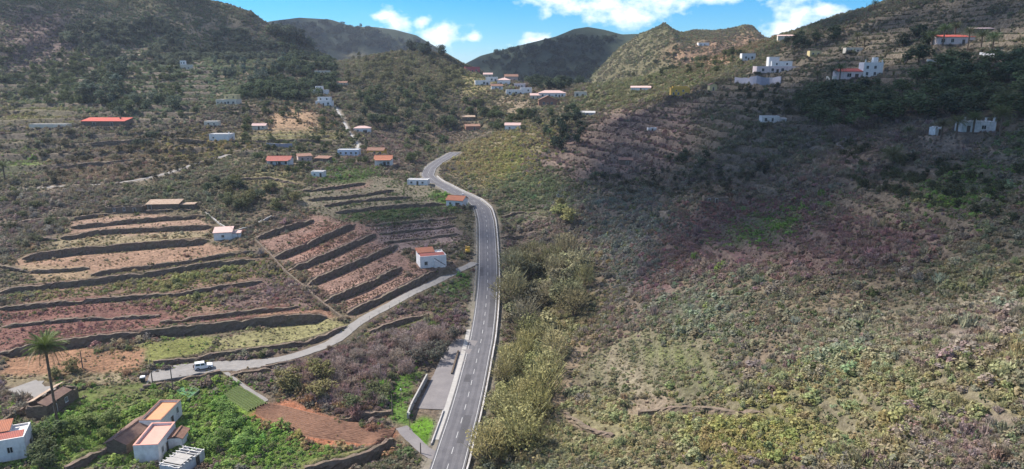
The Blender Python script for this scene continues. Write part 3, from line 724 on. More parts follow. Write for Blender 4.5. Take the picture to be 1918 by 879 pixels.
for pix, g, vc, dn, sz, tw in ZONES:
    um = sum(p[0] for p in pix) / len(pix); vm = sum(p[1] for p in pix) / len(pix)
    m = blur(in_poly(poly_world(pix), WX, WY).astype(float), 9 if um > 930 or vm < 345 else 2)
    m3 = m[..., None]
    g = (np.array(g) * 1.0) * (.80 if dn > .55 else 1.0)
    gcol = gcol * (1 - m3) + g * m3
    vcol = vcol * (1 - m3) + C(*vc) * m3
    vden = vden * (1 - m) + dn * m; vsiz = vsiz * (1 - m) + sz * m; vtwg = vtwg * (1 - m) + tw * m
vcol[..., 2] = np.minimum(vcol[..., 2], vcol[..., 1] * .93)
# terrace risers are dry stone; few plants root in them
r3 = (RISER * .75)[..., None]
gcol = gcol * (1 - r3) + C(.085, .072, .062) * r3
e3 = (EDGE * .6 * sstep(.0, .3, RISER + EDGE))[..., None]
gcol = gcol * (1 - e3) + C(.16, .135, .10) * e3
vden *= 1 - .7 * np.maximum(RISER, EDGE)
# bare verges, tracks and yards
ZN = np.zeros(GX.shape)


def keep_clear(P, hw, edge=1.0, col=None, bare=1.0):
    global gcol
    M, d, s, par = near_line(P, hw + edge)
    w = (1 - sstep(hw, hw + edge, d)) * bare
    vden[M] *= (1 - w)
    if col is not None:
        w3 = w[:, None]
        gcol[M] = gcol[M] * (1 - w3) + C(*col) * w3


keep_clear(ROAD, 5.0, 1.0, (.14, .125, .10)); keep_clear(LANE, 3.0, .8); keep_clear(HILL, 2.4, .8, (.22, .19, .16)); keep_clear(LAYBY, 4.6, .6)
keep_clear(DRIVE, 2.2, .4); keep_clear(PATHL, 1.8, .8, (.25, .22, .18)); keep_clear(YARD, 3.6, .5); keep_clear(BRANCH, 1.1, .4); keep_clear(RIGHTL, 1.8, .6, (.33, .28, .24))
keep_clear(DIRT, 1.2, 1.2, (.19, .145, .10), .9)
for Pw in wall_lines:
    keep_clear(Pw, 1.5, 1.0, None, .85)
    M_, d_, s_, p_ = near_line(Pw, 5.0)
    vsiz[M_] *= .62 + .38 * sstep(1.5, 5.0, d_)
for s in H:
    c, sn = math.cos(s['yaw']), math.sin(s['yaw'])
    dx, dy = GX - s['p'][0], GY - s['p'][1]
    lx, ly = dx * c + dy * sn, -dx * sn + dy * c
    vden[(np.abs(lx) < s['w'] / 2 + 1.2) & (ly > -1.0) & (ly < s['d'] + 1.2)] = 0


# ------------------------------------------------------------------ materials
def mat(name, color=(.5, .5, .5), rough=.9, build=None, spec=.3):
    m = bpy.data.materials.new(name); m.use_nodes = True
    nt = m.node_tree
    b = nt.nodes['Principled BSDF']
    b.inputs['Base Color'].default_value = (*color, 1); b.inputs['Roughness'].default_value = rough
    b.inputs['Specular IOR Level'].default_value = spec
    if build:
        build(nt, b)
    return m


def nd(nt, t, **kw):
    n = nt.nodes.new(t)
    for k, v in kw.items():
        setattr(n, k, v)
    return n


def noise_node(nt, scale, detail=4, rough=.55, coord='Object', stretch=None):
    t = nd(nt, 'ShaderNodeTexCoord')
    n = nd(nt, 'ShaderNodeTexNoise')
    n.inputs['Scale'].default_value = scale; n.inputs['Detail'].default_value = detail; n.inputs['Roughness'].default_value = rough
    if stretch:
        mp = nd(nt, 'ShaderNodeMapping'); mp.inputs['Scale'].default_value = stretch
        nt.links.new(t.outputs[coord], mp.inputs['Vector']); nt.links.new(mp.outputs[0], n.inputs['Vector'])
    else:
        nt.links.new(t.outputs[coord], n.inputs['Vector'])
    return n.outputs['Fac']


def remap(nt, v, a, b, c, d):
    n = nd(nt, 'ShaderNodeMapRange')
    nt.links.new(v, n.inputs['Value'])
    for k, x in zip(('From Min', 'From Max', 'To Min', 'To Max'), (a, b, c, d)):
        n.inputs[k].default_value = x
    return n.outputs['Result']


def mul_col(nt, col, fac):
    n = nd(nt, 'ShaderNodeVectorMath', operation='SCALE')
    nt.links.new(col, n.inputs[0]); nt.links.new(fac, n.inputs['Scale'])
    return n.outputs[0]


def mixc(nt, fac, a, b):
    n = nd(nt, 'ShaderNodeMix', data_type='RGBA')
    if isinstance(fac, float):
        n.inputs['Factor'].default_value = fac
    else:
        nt.links.new(fac, n.inputs['Factor'])
    for k, x in ((6, a), (7, b)):
        if isinstance(x, tuple):
            n.inputs[k].default_value = (*x, 1)
        else:
            nt.links.new(x, n.inputs[k])
    return n.outputs[2]


def bump(nt, b, h, strength=.5, dist=.2):
    n = nd(nt, 'ShaderNodeBump'); n.inputs['Strength'].default_value = strength; n.inputs['Distance'].default_value = dist
    nt.links.new(h, n.inputs['Height']); nt.links.new(n.outputs[0], b.inputs['Normal'])


def worn(name, color, dark=.75, rough=.9, scale=1.2, stain=(.25, .22, .19), amount=.35):
    def f(nt, b):
        a = remap(nt, noise_node(nt, scale, 6, .65), .35, .75, 1.0, dark)
        st = remap(nt, noise_node(nt, scale * .5, 5, .7, stretch=(1, 1, .35)), .52, .75, 0, amount)
        rgb = nd(nt, 'ShaderNodeRGB'); rgb.outputs[0].default_value = (*color, 1)
        nt.links.new(mixc(nt, st, mul_col(nt, rgb.outputs[0], a), stain), b.inputs['Base Color'])
        bump(nt, b, noise_node(nt, scale * 6, 4), .25, .05)
    return mat(name, color, rough, f)


def ground_mat(nt, b):
    at_ = nd(nt, 'ShaderNodeAttribute', attribute_name='soil')
    a = remap(nt, noise_node(nt, .9, 4, .7), .30, .70, .45, 1.55)
    c = remap(nt, noise_node(nt, .11, 3, .6), .3, .7, .8, 1.2)
    k = nd(nt, 'ShaderNodeMath', operation='MULTIPLY'); nt.links.new(a, k.inputs[0]); nt.links.new(c, k.inputs[1])
    col = mul_col(nt, at_.outputs['Color'], k.outputs[0])
    stone = remap(nt, noise_node(nt, 2.6, 1, .5), .66, .74, 0, .5)
    nt.links.new(mixc(nt, stone, col, (.24, .20, .165)), b.inputs['Base Color'])
    bump(nt, b, noise_node(nt, 1.4, 3, .7), .8, .5)


M_GROUND = mat('ground_soil', rough=.97, build=ground_mat, spec=.1)

# ------------------------------------------------------------------ the ground sheet
GZ = Z
n = NROW * NCOL
me = bpy.data.meshes.new('ground')
co = np.stack([GX, GY, GZ], -1).reshape(-1, 3).astype(np.float32)
idx = np.arange(n).reshape(NROW, NCOL)
q = np.stack([idx[:-1, :-1], idx[:-1, 1:], idx[1:, 1:], idx[1:, :-1]], -1).reshape(-1, 4).astype(np.int32)
me.vertices.add(n); me.vertices.foreach_set('co', co.ravel())
me.loops.add(q.size); me.loops.foreach_set('vertex_index', q.ravel())
me.polygons.add(len(q)); me.polygons.foreach_set('loop_start', np.arange(0, q.size, 4, dtype=np.int32))
try:
    me.polygons.foreach_set('loop_total', np.full(len(q), 4, np.int32))
except Exception:
    pass
me.polygons.foreach_set('use_smooth', np.ones(len(q), bool))
ca = me.attributes.new('soil', 'FLOAT_COLOR', 'POINT')
ca.data.foreach_set('color', np.concatenate([gcol.reshape(-1, 3), np.ones((n, 1))], 1).astype(np.float32).ravel())
me.update(); me.validate()
me.materials.append(M_GROUND)
ground = bpy.data.objects.new('ground', me); ground['kind'] = 'structure'
COL.objects.link(ground)


# ------------------------------------------------------------------ mesh helpers
def link(name, me, m=None, parent=None):
    o = bpy.data.objects.new(name, me)
    if m is not None and not me.materials:
        me.materials.append(m)
    COL.objects.link(o)
    if parent is not None:
        o.parent = parent
    return o


def mesh(name, V, F, smooth=False):
    me = bpy.data.meshes.new(name)
    me.from_pydata([tuple(v) for v in V], [], [tuple(f) for f in F])
    if smooth:
        me.polygons.foreach_set('use_smooth', np.ones(len(me.polygons), bool))
    me.update()
    return me


def empty(name, loc, rz=0):
    o = bpy.data.objects.new(name, None)
    o.location = loc; o.rotation_euler = (0, 0, rz); o.empty_display_size = .5
    COL.objects.link(o)
    return o


def tag(o, label=None, cat=None, group=None, kind=None):
    if cat and not kind:
        kind = 'thing'
    for k, v in (('label', label), ('category', cat), ('group', group), ('kind', kind)):
        if v:
            o[k] = v
    return o


class MB:
    def __init__(s):
        s.V, s.F = [], []

    def add(s, V, F):
        k = len(s.V)
        s.V += [tuple(v) for v in V]; s.F += [tuple(i + k for i in f) for f in F]

    def box(s, x0, x1, y0, y1, z0, z1):
        s.add([(x0, y0, z0), (x1, y0, z0), (x1, y1, z0), (x0, y1, z0), (x0, y0, z1), (x1, y0, z1), (x1, y1, z1), (x0, y1, z1)],
              [(0, 3, 2, 1), (4, 5, 6, 7), (0, 1, 5, 4), (1, 2, 6, 5), (2, 3, 7, 6), (3, 0, 4, 7)])
        return s

    def tube(s, P, rad, n=7):
        P = [Vector(p) for p in P]
        rings = []
        for k, p in enumerate(P):
            d = (P[min(k + 1, len(P) - 1)] - P[max(k - 1, 0)]).normalized()
            a = d.orthogonal().normalized() if abs(d.z) < .99 else Vector((1, 0, 0))
            b = d.cross(a).normalized(); a = b.cross(d).normalized()
            r = rad[k] if isinstance(rad, (list, tuple)) else rad
            rings.append([p + (a * math.cos(2 * math.pi * q / n) + b * math.sin(2 * math.pi * q / n)) * r for q in range(n)])
        V = [v for r_ in rings for v in r_]
        F = []
        for k in range(len(P) - 1):
            for q in range(n):
                F.append((k * n + q, k * n + (q + 1) % n, (k + 1) * n + (q + 1) % n, (k + 1) * n + q))
        F.append(tuple(range(n - 1, -1, -1))); F.append(tuple(range(len(V) - n, len(V))))
        s.add(V, F)
        return s

    def prism(s, prof, y0, y1):
        """profile in x,z extruded along y"""
        n = len(prof)
        V = [(x, y0, z) for x, z in prof] + [(x, y1, z) for x, z in prof]
        F = [tuple(range(n)), tuple(range(2 * n - 1, n - 1, -1))] + [(k, n + k, n + (k + 1) % n, (k + 1) % n) for k in range(n)]
        s.add(V, F)
        return s

    def build(s, name, m, parent=None, smooth=False):
        me = mesh(name, s.V, s.F, smooth)
        bm = bmesh.new(); bm.from_mesh(me); bmesh.ops.recalc_face_normals(bm, faces=bm.faces); bm.to_mesh(me); bm.free()
        return link(name, me, m, parent)


# ------------------------------------------------------------------ plant meshes
def leaf_cloud(name, lobes, per, size, seed, up=.75, flat=1.0):
    """leaf faces spread through lobes: (centre, radius)"""
    rg = np.random.RandomState(seed)
    V, F = [], []
    for c, r in lobes:
        c = np.array(c)
        for _ in range(per):
            d = rg.normal(size=3); d /= np.linalg.norm(d)
            rr = r * rg.uniform(.55, 1.08)
            p = c + d * rr * np.array((1, 1, flat))
            nrm = d + rg.normal(size=3) * .55 + np.array((0, 0, up)); nrm /= np.linalg.norm(nrm)
            a = np.cross(nrm, rg.normal(size=3)); a /= np.linalg.norm(a)
            b = np.cross(nrm, a)
            s1, s2 = size * rg.uniform(.6, 1.25), size * rg.uniform(.45, .9)
            k = len(V)
            V += [p - a * s1, p - b * s2 + nrm * size * .15, p + a * s1, p + b * s2]
            F.append((k, k + 1, k + 2, k + 3))
    return mesh(name, V, F)


def lobes_for(seed, n, rx, rz, z0, r0, r1):
    rg = np.random.RandomState(seed)
    out = []
    for k in range(n):
        a, q = rg.uniform(0, 2 * math.pi), math.sqrt(rg.uniform(0, 1))
        z = rg.uniform(-1, 1)
        w = math.sqrt(max(.05, 1 - z * z * .85))
        out.append(((math.cos(a) * q * rx * w, math.sin(a) * q * rx * w, z0 + z * rz), rg.uniform(r0, r1)))
    return out


def twig_mesh(name, n, seed, h=1.0, spread=.7, w=.06):
    rg = np.random.RandomState(seed)
    V, F = [], []
    for _ in range(n):
        a, q = rg.uniform(0, 2 * math.pi), math.sqrt(rg.uniform(0, 1))
        b0 = np.array((math.cos(a) * q * .35, math.sin(a) * q * .35, 0))
        tip = np.array((math.cos(a) * q * spread + rg.normal() * .15, math.sin(a) * q * spread + rg.normal() * .15, h * (1.1 - .45 * q * q) * rg.uniform(.7, 1.05)))
        mid = b0 * .45 + tip * .55 + rg.normal(size=3) * .06
        t = np.array((-math.sin(a + rg.normal()), math.cos(a + rg.normal()), 0)) * w
        k = len(V)
        V += [b0 - t, b0 + t, mid + t * .9, mid - t * .9, tip]
        F += [(k, k + 1, k + 2, k + 3), (k + 3, k + 2, k + 4)]
        for _ in range(3):
            o = mid + (tip - mid) * rg.uniform(-.4, .6); e = o + rg.normal(size=3) * .16 + np.array((0, 0, .14))
            k = len(V)
            V += [o - t * .7, o + t * .7, e]; F.append((k, k + 1, k + 2))
    return mesh(name, V, F)


def blade_mesh(name, n, seed, h=.6, r=.5, w=.05):
    rg = np.random.RandomState(seed)
    V, F = [], []
    for _ in range(n):
        a, q = rg.uniform(0, 2 * math.pi), math.sqrt(rg.uniform(0, 1)) * r
        p = np.array((math.cos(a) * q, math.sin(a) * q, 0)); b = rg.uniform(0, 6.3)
        t = np.array((math.cos(b), math.sin(b), 0)) * w
        tip = p + np.array((rg.normal() * .2, rg.normal() * .2, h * rg.uniform(.5, 1.1)))
        k = len(V); V += [p - t, p + t, tip]; F.append((k, k + 1, k + 2))
    return mesh(name, V, F)


def cactus_mesh(name, seed):
    """prickly pear: flat oval pads growing out of one another"""
    rg = np.random.RandomState(seed)
    V, F = [], []

    def padd(p, d, nrm, r):
        s = np.cross(d, nrm); s /= np.linalg.norm(s)
        k = len(V)
        ring = [p + d * r * (1 - math.cos(t)) + s * r * .72 * math.sin(t) for t in np.linspace(0, 2 * math.pi, 7)[:-1]]
        V.extend(ring); V.append(p + d * r + nrm * r * .16); V.append(p + d * r - nrm * r * .16)
        for q in range(6):
            F.append((k + q, k + (q + 1) % 6, k + 6)); F.append((k + (q + 1) % 6, k + q, k + 7))
        return p + d * r * 1.75
    for _ in range(6):
        p = np.array((rg.normal() * .35, rg.normal() * .35, 0.0)); d = np.array((rg.normal() * .3, rg.normal() * .3, 1.0)); d /= np.linalg.norm(d)
        for lev in range(3):
            nrm = np.cross(d, rg.normal(size=3)); nrm /= np.linalg.norm(nrm)
            e = padd(p, d, nrm, .2)
            d2 = d + rg.normal(size=3) * .55; d2[2] = abs(d2[2]) * .9; d2 /= np.linalg.norm(d2)
            nrm2 = np.cross(d2, rg.normal(size=3)); nrm2 /= np.linalg.norm(nrm2)
            padd(e - d * .1, d2, nrm2, .15)
            p, d = e, d + rg.normal(size=3) * .35; d /= np.linalg.norm(d)
    return mesh(name, V, F)


def plant_mat(name, src, vary=.3, trans=.28, rough=.85, by_z=False):
    m = bpy.data.materials.new(name); m.use_nodes = True
    nt = m.node_tree
    b = nt.nodes['Principled BSDF']; out = nt.nodes['Material Output']
    if src == 'tint':
        a = nd(nt, 'ShaderNodeAttribute', attribute_name='tint', attribute_type='INSTANCER'); col = a.outputs['Color']
    elif src == 'object':
        a = nd(nt, 'ShaderNodeObjectInfo'); col = a.outputs['Color']
    else:
        a = nd(nt, 'ShaderNodeRGB'); a.outputs[0].default_value = (*src, 1); col = a.outputs[0]
    geo = nd(nt, 'ShaderNodeNewGeometry')
    v = remap(nt, geo.outputs['Random Per Island'], 0, 1, 1 - vary, 1 + vary)
    v2 = nd(nt, 'ShaderNodeMath', operation='MULTIPLY'); nt.links.new(v, v2.inputs[0]); v2.inputs[1].default_value = 1.5 if src == 'object' else 1.0
    c2 = mul_col(nt, col, v2.outputs[0])
    nt.links.new(c2, b.inputs['Base Color']); b.inputs['Roughness'].default_value = rough
    b.inputs['Specular IOR Level'].default_value = .25
    if trans:
        tr = nd(nt, 'ShaderNodeBsdfTranslucent'); nt.links.new(c2, tr.inputs['Color'])
        mx = nd(nt, 'ShaderNodeMixShader'); mx.inputs[0].default_value = trans
        nt.links.new(b.outputs[0], mx.inputs[1]); nt.links.new(tr.outputs[0], mx.inputs[2]); nt.links.new(mx.outputs[0], out.inputs['Surface'])
    return m


M_BUSH = plant_mat('bush_leaves', 'tint', .32, .45)
M_TWIG = plant_mat('dry_twigs', 'tint', .3, .3)
M_TREE = plant_mat('tree_leaves', 'object', .40, .35)
M_PALM = plant_mat('palm_fronds', 'object', .25, .2, .6)


def bark(nt, b):
    a = remap(nt, noise_node(nt, 3.0, 5, .7, stretch=(1, 1, .3)), .3, .7, .5, 1.4)
    r = nd(nt, 'ShaderNodeRGB'); r.outputs[0].default_value = (.13, .095, .07, 1)
    nt.links.new(mul_col(nt, r.outputs[0], a), b.inputs['Base Color']); bump(nt, b, a, .6, .1)


M_BARK = mat('bark', build=bark)


def scatter(name, src, mtl, P, scl, rot, tint, label=None, cat=None):
    """one object of uncountable plants: instances of one plant mesh on points of the ground"""
    me = bpy.data.meshes.new(name)
    me.vertices.add(len(P)); me.vertices.foreach_set('co', P.astype(np.float32).ravel())
    me.attributes.new('scl', 'FLOAT_VECTOR', 'POINT').data.foreach_set('vector', scl.astype(np.float32).ravel())
    me.attributes.new('rot', 'FLOAT_VECTOR', 'POINT').data.foreach_set('vector', rot.astype(np.float32).ravel())
    me.attributes.new('tint', 'FLOAT_COLOR', 'POINT').data.foreach_set('color', np.concatenate([tint, np.ones((len(P), 1))], 1).astype(np.float32).ravel())
    o = link(name, me)
    src_o = bpy.data.objects.new(name + '_plant', src)
    if not src.materials:
        src.materials.append(mtl)
    g = bpy.data.node_groups.new(name, 'GeometryNodeTree')
    g.interface.new_socket('Geometry', in_out='INPUT', socket_type='NodeSocketGeometry')
    g.interface.new_socket('Geometry', in_out='OUTPUT', socket_type='NodeSocketGeometry')
    gi, go = g.nodes.new('NodeGroupInput'), g.nodes.new('NodeGroupOutput')
    ip = g.nodes.new('GeometryNodeInstanceOnPoints'); oi = g.nodes.new('GeometryNodeObjectInfo'); oi.inputs['Object'].default_value = src_o
    a1 = g.nodes.new('GeometryNodeInputNamedAttribute'); a1.data_type = 'FLOAT_VECTOR'; a1.inputs['Name'].default_value = 'scl'
    a2 = g.nodes.new('GeometryNodeInputNamedAttribute'); a2.data_type = 'FLOAT_VECTOR'; a2.inputs['Name'].default_value = 'rot'
    L = g.links.new
    L(gi.outputs[0], ip.inputs['Points']); L(oi.outputs['Geometry'], ip.inputs['Instance'])
    L(a1.outputs[0], ip.inputs['Scale']); L(a2.outputs[0], ip.inputs['Rotation']); L(ip.outputs[0], go.inputs[0])
    md = o.modifiers.new('plants', 'NODES'); md.node_group = g
    tag(o, label, cat, kind='stuff')
    return o


# ------------------------------------------------------------------ scrub, herbs and grass over the slopes
rg = np.random.RandomState(21)
NC = 1150000
wts = rowY.copy(); wts[rowY > 950] = 0; wts[rowY < 62] = 0
wts = wts / wts.sum()
jj = np.minimum(rg.choice(NROW, NC, p=wts), NROW - 2); ii = rg.randint(0, NCOL - 1, NC)
fj, fi = rg.rand(NC), rg.rand(NC)
SYp = rowY[jj] * (1 - fj) + rowY[jj + 1] * fj
SXp = (colS[ii] * (1 - fi) + colS[ii + 1] * fi) * (SYp * .93 + 32)
SZp = zs(SXp, SYp)
keep = np.abs(SXp) < SYp * .86 + 14
clump = np.clip(.82 + fbm(SXp, SYp, 7.0, 3, 301) * 1.2, .15, 1.2)
keep &= rg.rand(NC) < vden[jj, ii] * clump
jj, ii, SXp, SYp, SZp = jj[keep], ii[keep], SXp[keep], SYp[keep], SZp[keep]
N = len(jj)
dist = np.clip(SYp / 220, .75, 2.4)
siz = vsiz[jj, ii] * rg.uniform(.5, 1.25, N) * (.70 + .36 * dist) * .95
siz *= np.where(rg.rand(N) < .07, rg.uniform(1.4, 2.6, N), 1.0) * np.clip(1 + fbm(SXp, SYp, 11.0, 2, 311) * .8, .55, 1.7)
tw = rg.rand(N) < vtwg[jj, ii]
jq = np.clip(jj + (rg.normal(size=N) * np.where(SXp > 0, 9, 7)).astype(int), 0, NROW - 1); iq = np.clip(ii + (rg.normal(size=N) * np.where(SXp > 0, 9, 7)).astype(int), 0, NCOL - 1)
tint = 2.2 * (vcol[jq, iq] * .9 + vcol[jq, iq].mean(1, keepdims=True) * .1 * C(1.12, 1.0, .85)) * rg.uniform(.78, 1.22, (N, 1)) * (1 + rg.normal(size=(N, 3)) * .07)
odd = rg.rand(N)
og = (odd < .05) & ~tw
tint[og] = C(.125, .150, .062) * rg.uniform(.7, 1.3, (og.sum(), 1))
oy = odd > .96
tint[oy] = C(.24, .205, .135) * rg.uniform(.7, 1.3, (oy.sum(), 1))
tint = np.maximum(tint, .012)
tint *= np.minimum(1, .34 / tint.max(1, keepdims=True))
rot = np.zeros((N, 3)); rot[:, 2] = rg.uniform(0, 6.28, N)
scl = np.stack([siz, siz, siz * rg.uniform(.55, 1.0, N)], 1)
P = np.stack([SXp, SYp, SZp - .06 * siz], 1)
kindv = np.where(tw, 3, 0) + rg.randint(0, 3, N)
small = (vsiz[jj, ii] < .5) & (rg.rand(N) < .5)
kindv[small] = 6
rightfg = (SXp > 8) & (SYp < 260) & (rg.rand(N) < .06) & ~small & ~tw & (siz < .95)
kindv[rightfg] = 7
PLANTS = [leaf_cloud('leafy_bush', lobes_for(1, 9, .62, .32, .42, .26, .42), 22, .165, 11),
          leaf_cloud('leafy_bush', lobes_for(2, 8, .75, .22, .34, .22, .36), 22, .16, 12),
          leaf_cloud('leafy_bush', lobes_for(3, 10, .55, .45, .55, .22, .36), 20, .15, 13),
          twig_mesh('dry_bush', 46, 21), twig_mesh('dry_bush', 54, 22, .8, .9), twig_mesh('dry_bush', 40, 23, 1.3, .55),
          blade_mesh('grass_tuft', 26, 31), cactus_mesh('prickly_pear', 41)]
SNAMES = ['leafy_scrub', 'leafy_scrub', 'leafy_scrub', 'dry_scrub', 'dry_scrub', 'dry_scrub', 'grass', 'prickly_pear_scrub']
# weeds along the tops and feet of the terrace walls
wp = []
for Pw in wall_lines:
    Nw = np.gradient(Pw[:, :2], axis=0); Nw /= np.linalg.norm(Nw, axis=1, keepdims=True) + 1e-9
    for q_ in range(len(Pw) * 3):
        k_ = rg.randint(len(Pw)); off = rg.choice([-.7, -.4, .9, 1.3]) + rg.normal() * .3
        wp.append((Pw[k_, 0] + Nw[k_, 1] * off + rg.normal() * .4, Pw[k_, 1] - Nw[k_, 0] * off + rg.normal() * .4))
wp = np.array(wp); wp = wp[rg.rand(len(wp)) < .2 + .8 * (fbm(wp[:, 0], wp[:, 1], 12, 2, 61) > -.05)]
nw = len(wp)
ws = rg.uniform(.2, .62, nw)
scatter('wall_weeds', leaf_cloud('weed', lobes_for(9, 7, .6, .3, .4, .22, .36), 16, .17, 19), M_BUSH, np.stack([wp[:, 0], wp[:, 1], zs(wp[:, 0], wp[:, 1])], 1), np.stack([ws, ws, ws], 1),
        np.stack([ws * 0, ws * 0, ws * 9], 1), np.where(rg.rand(nw, 1) < .5, C(.19, .21, .08), C(.26, .21, .12)) * rg.uniform(.6, 1.3, (nw, 1)))
# rows of bare vines on the stepped beds
vp = []
for Pw, (_, _, _, lab_) in zip(wall_lines, WALLS):
    if 'vine terraces' in lab_ or 'bare vines' in lab_ or 'behind the white house' in lab_ or 'upper side of the lane' in lab_:
        Pr = resample(Pw, .75); Nw = np.gradient(Pr[:, :2], axis=0); Nw /= np.linalg.norm(Nw, axis=1, keepdims=True) + 1e-9
        for off in (-1.7, -3.0, -4.3, -5.6):
            j_ = rg.normal(size=(len(Pr), 2)) * .16
            q_ = np.stack([Pr[:, 0] + Nw[:, 1] * off, Pr[:, 1] - Nw[:, 0] * off], 1) + j_
            vp.append(q_[rg.rand(len(q_)) < .8])
vp = np.concatenate(vp); nv_ = len(vp); vs_ = rg.uniform(.22, .46, nv_)
scatter('vines', twig_mesh('vine', 26, 27, 1.0, .8, .09), M_TWIG, np.stack([vp[:, 0], vp[:, 1], zs(vp[:, 0], vp[:, 1])], 1), np.stack([vs_, vs_, vs_ * 1.1], 1),
        np.stack([vs_ * 0, vs_ * 0, vs_ * 11], 1), C(.17, .118, .09) * rg.uniform(.7, 1.4, (nv_, 1)))
for k in range(8):
    m = kindv == k
    if m.sum():
        tt = tint[m]
        if k == 7:
            tt = C(.115, .150, .075) * rg.uniform(.75, 1.3, (m.sum(), 1))
        s_ = np.minimum(scl[m] * (1.2 if k == 7 else 1.0), 2.4)
        scatter(SNAMES[k], PLANTS[k], M_TWIG if 3 <= k <= 5 else M_BUSH, P[m], s_, rot[m], tt)


# ------------------------------------------------------------------ trees
def trunk_mesh(name, seed, h, r, lean=.15, limbs=4):
    rg = np.random.RandomState(seed)
    b = MB()
    pts = [(0, 0, -.4)]
    for k in range(1, 5):
        pts.append((rg.normal() * lean * k / 4, rg.normal() * lean * k / 4, h * k / 4))
    b.tube(pts, [r * 1.25, r, r * .85, r * .7, r * .45], 6)
    for k in range(limbs):
        a = 2 * math.pi * k / limbs + rg.uniform(-.4, .4)
        z = h * rg.uniform(.45, .8)
        L = h * rg.uniform(.35, .55)
        b.tube([(0, 0, z), (math.cos(a) * L * .5, math.sin(a) * L * .5, z + L * .45), (math.cos(a) * L * .9, math.sin(a) * L * .9, z + L * .95)], [r * .5, r * .32, r * .15], 5)
    me = mesh(name, b.V, b.F, True); me.materials.append(M_BARK)
    return me


# unit trees, about 1 m tall, scaled per tree
TREE_KINDS = {}
TREE_KINDS['round'] = [(trunk_mesh('trunk', 60 + k, .5, .032), leaf_cloud('crown', lobes_for(70 + k, 15, .34, .26, .64, .11, .19), 34, .048, 80 + k)) for k in range(4)]
TREE_KINDS['tall'] = [(trunk_mesh('trunk', 160 + k, .6, .028), leaf_cloud('crown', lobes_for(170 + k, 15, .23, .36, .60, .08, .15), 34, .042, 180 + k)) for k in range(3)]
TREE_KINDS['low'] = [(trunk_mesh('trunk', 260 + k, .35, .03, .1, 5), leaf_cloud('crown', lobes_for(270 + k, 16, .52, .25, .55, .14, .23), 36, .055, 280 + k)) for k in range(4)]


def feather(name, seed):
    """loose, streaky, half bare tree: long upright twigs with a thin veil of leaves"""
    rg = np.random.RandomState(seed)
    V, F = [], []
    for _ in range(260):
        a, q = rg.uniform(0, 6.28), math.sqrt(rg.uniform())
        z = rg.uniform(.12, .75)
        p = np.array((math.cos(a) * q * .30, math.sin(a) * q * .30, z))
        d = np.array((math.cos(a) * q * .5, math.sin(a) * q * .5, 1.0)) + rg.normal(size=3) * .22
        d /= np.linalg.norm(d)
        e = p + d * rg.uniform(.14, .34)
        t = np.cross(d, rg.normal(size=3)); t = t / np.linalg.norm(t) * rg.uniform(.003, .008)
        k = len(V); V += [p - t, p + t, (p + e) / 2 + t * 1.2, (p + e) / 2 - t * 1.2, e]; F += [(k, k + 1, k + 2, k + 3), (k + 3, k + 2, k + 4)]
    me2 = leaf_cloud('x', lobes_for(seed + 5, 16, .33, .32, .56, .09, .17), 34, .024, seed + 9)
    k = len(V)
    V += [tuple(v.co) for v in me2.vertices]; F += [tuple(i + k for i in p.vertices) for p in me2.polygons]
    bpy.data.meshes.remove(me2)
    return mesh(name, V, F)


TREE_KINDS['loose'] = [(trunk_mesh('trunk', 360 + k, .45, .024, .08, 6), feather('crown', 380 + k)) for k in range(3)]
for ks in TREE_KINDS.values():
    for t_, c_ in ks:
        c_.materials.append(M_TREE)


def tree(name, kind, p, h, col, label, group, wide=1.0, cat='tree'):
    t_, c_ = random.choice(TREE_KINDS[kind])
    e = empty(name, p, random.uniform(0, 6.28))
    e.scale = (h * wide, h * wide, h)
    a = link('trunk', t_, None, e); b = link('crown', c_, None, e)
    g_ = random.uniform(.78, 1.28)
    b.color = (*[min(.5, max(.01, x * g_ * random.uniform(.95, 1.06))) for x in col], 1)
    tag(e, label, cat, group)
    return e


def grove(pix, n, kind, h0, h1, col, label, group, name='tree', wide=1.0, cat='tree', seed=0, col2=None, sink=.02):
    rg_ = random.Random(seed + 991)
    us, vs = [p[0] for p in pix], [p[1] for p in pix]
    W = poly_world(pix)
    x0, x1, y0, y1 = W[:, 0].min(), W[:, 0].max(), W[:, 1].min(), W[:, 1].max()
    done, tries, pts = 0, 0, []
    while done < n and tries < 6000:
        tries += 1
        x, y = rg_.uniform(x0, x1), rg_.uniform(y0, y1)
        if not in_poly(W, np.array([x]), np.array([y]))[0]:
            continue
        if any((x - a) ** 2 + (y - b) ** 2 < (.35 * (h0 + h1) / 2 * wide) ** 2 for a, b in pts):
            if tries < 4000:
                continue
        bad = False
        for s in H:
            dx, dy = x - s['p'][0], y - s['p'][1]
            c, sn = math.cos(s['yaw']), math.sin(s['yaw'])
            lx, ly = dx * c + dy * sn, -dx * sn + dy * c
            if abs(lx) < s['w'] / 2 + 1.5 and -7 < ly < s['d'] + 1.5:
                bad = True; break
        if bad or np.min(np.hypot(ROAD[:, 0] - x, ROAD[:, 1] - y)) < 6.5 or np.min(np.hypot(LANE[:, 0] - x, LANE[:, 1] - y)) < 3.5:
            continue
        pts.append((x, y))
        h = rg_.uniform(h0, h1)
        c = col
        if col2 is not None:
            q = rg_.random(); c = tuple(a * (1 - q) + b * q for a, b in zip(col, col2))
        tree(name, kind, (x, y, float(zs(x, y)) - h * sink), h, c, label, group, wide * rg_.uniform(.85, 1.2), cat)
        done += 1


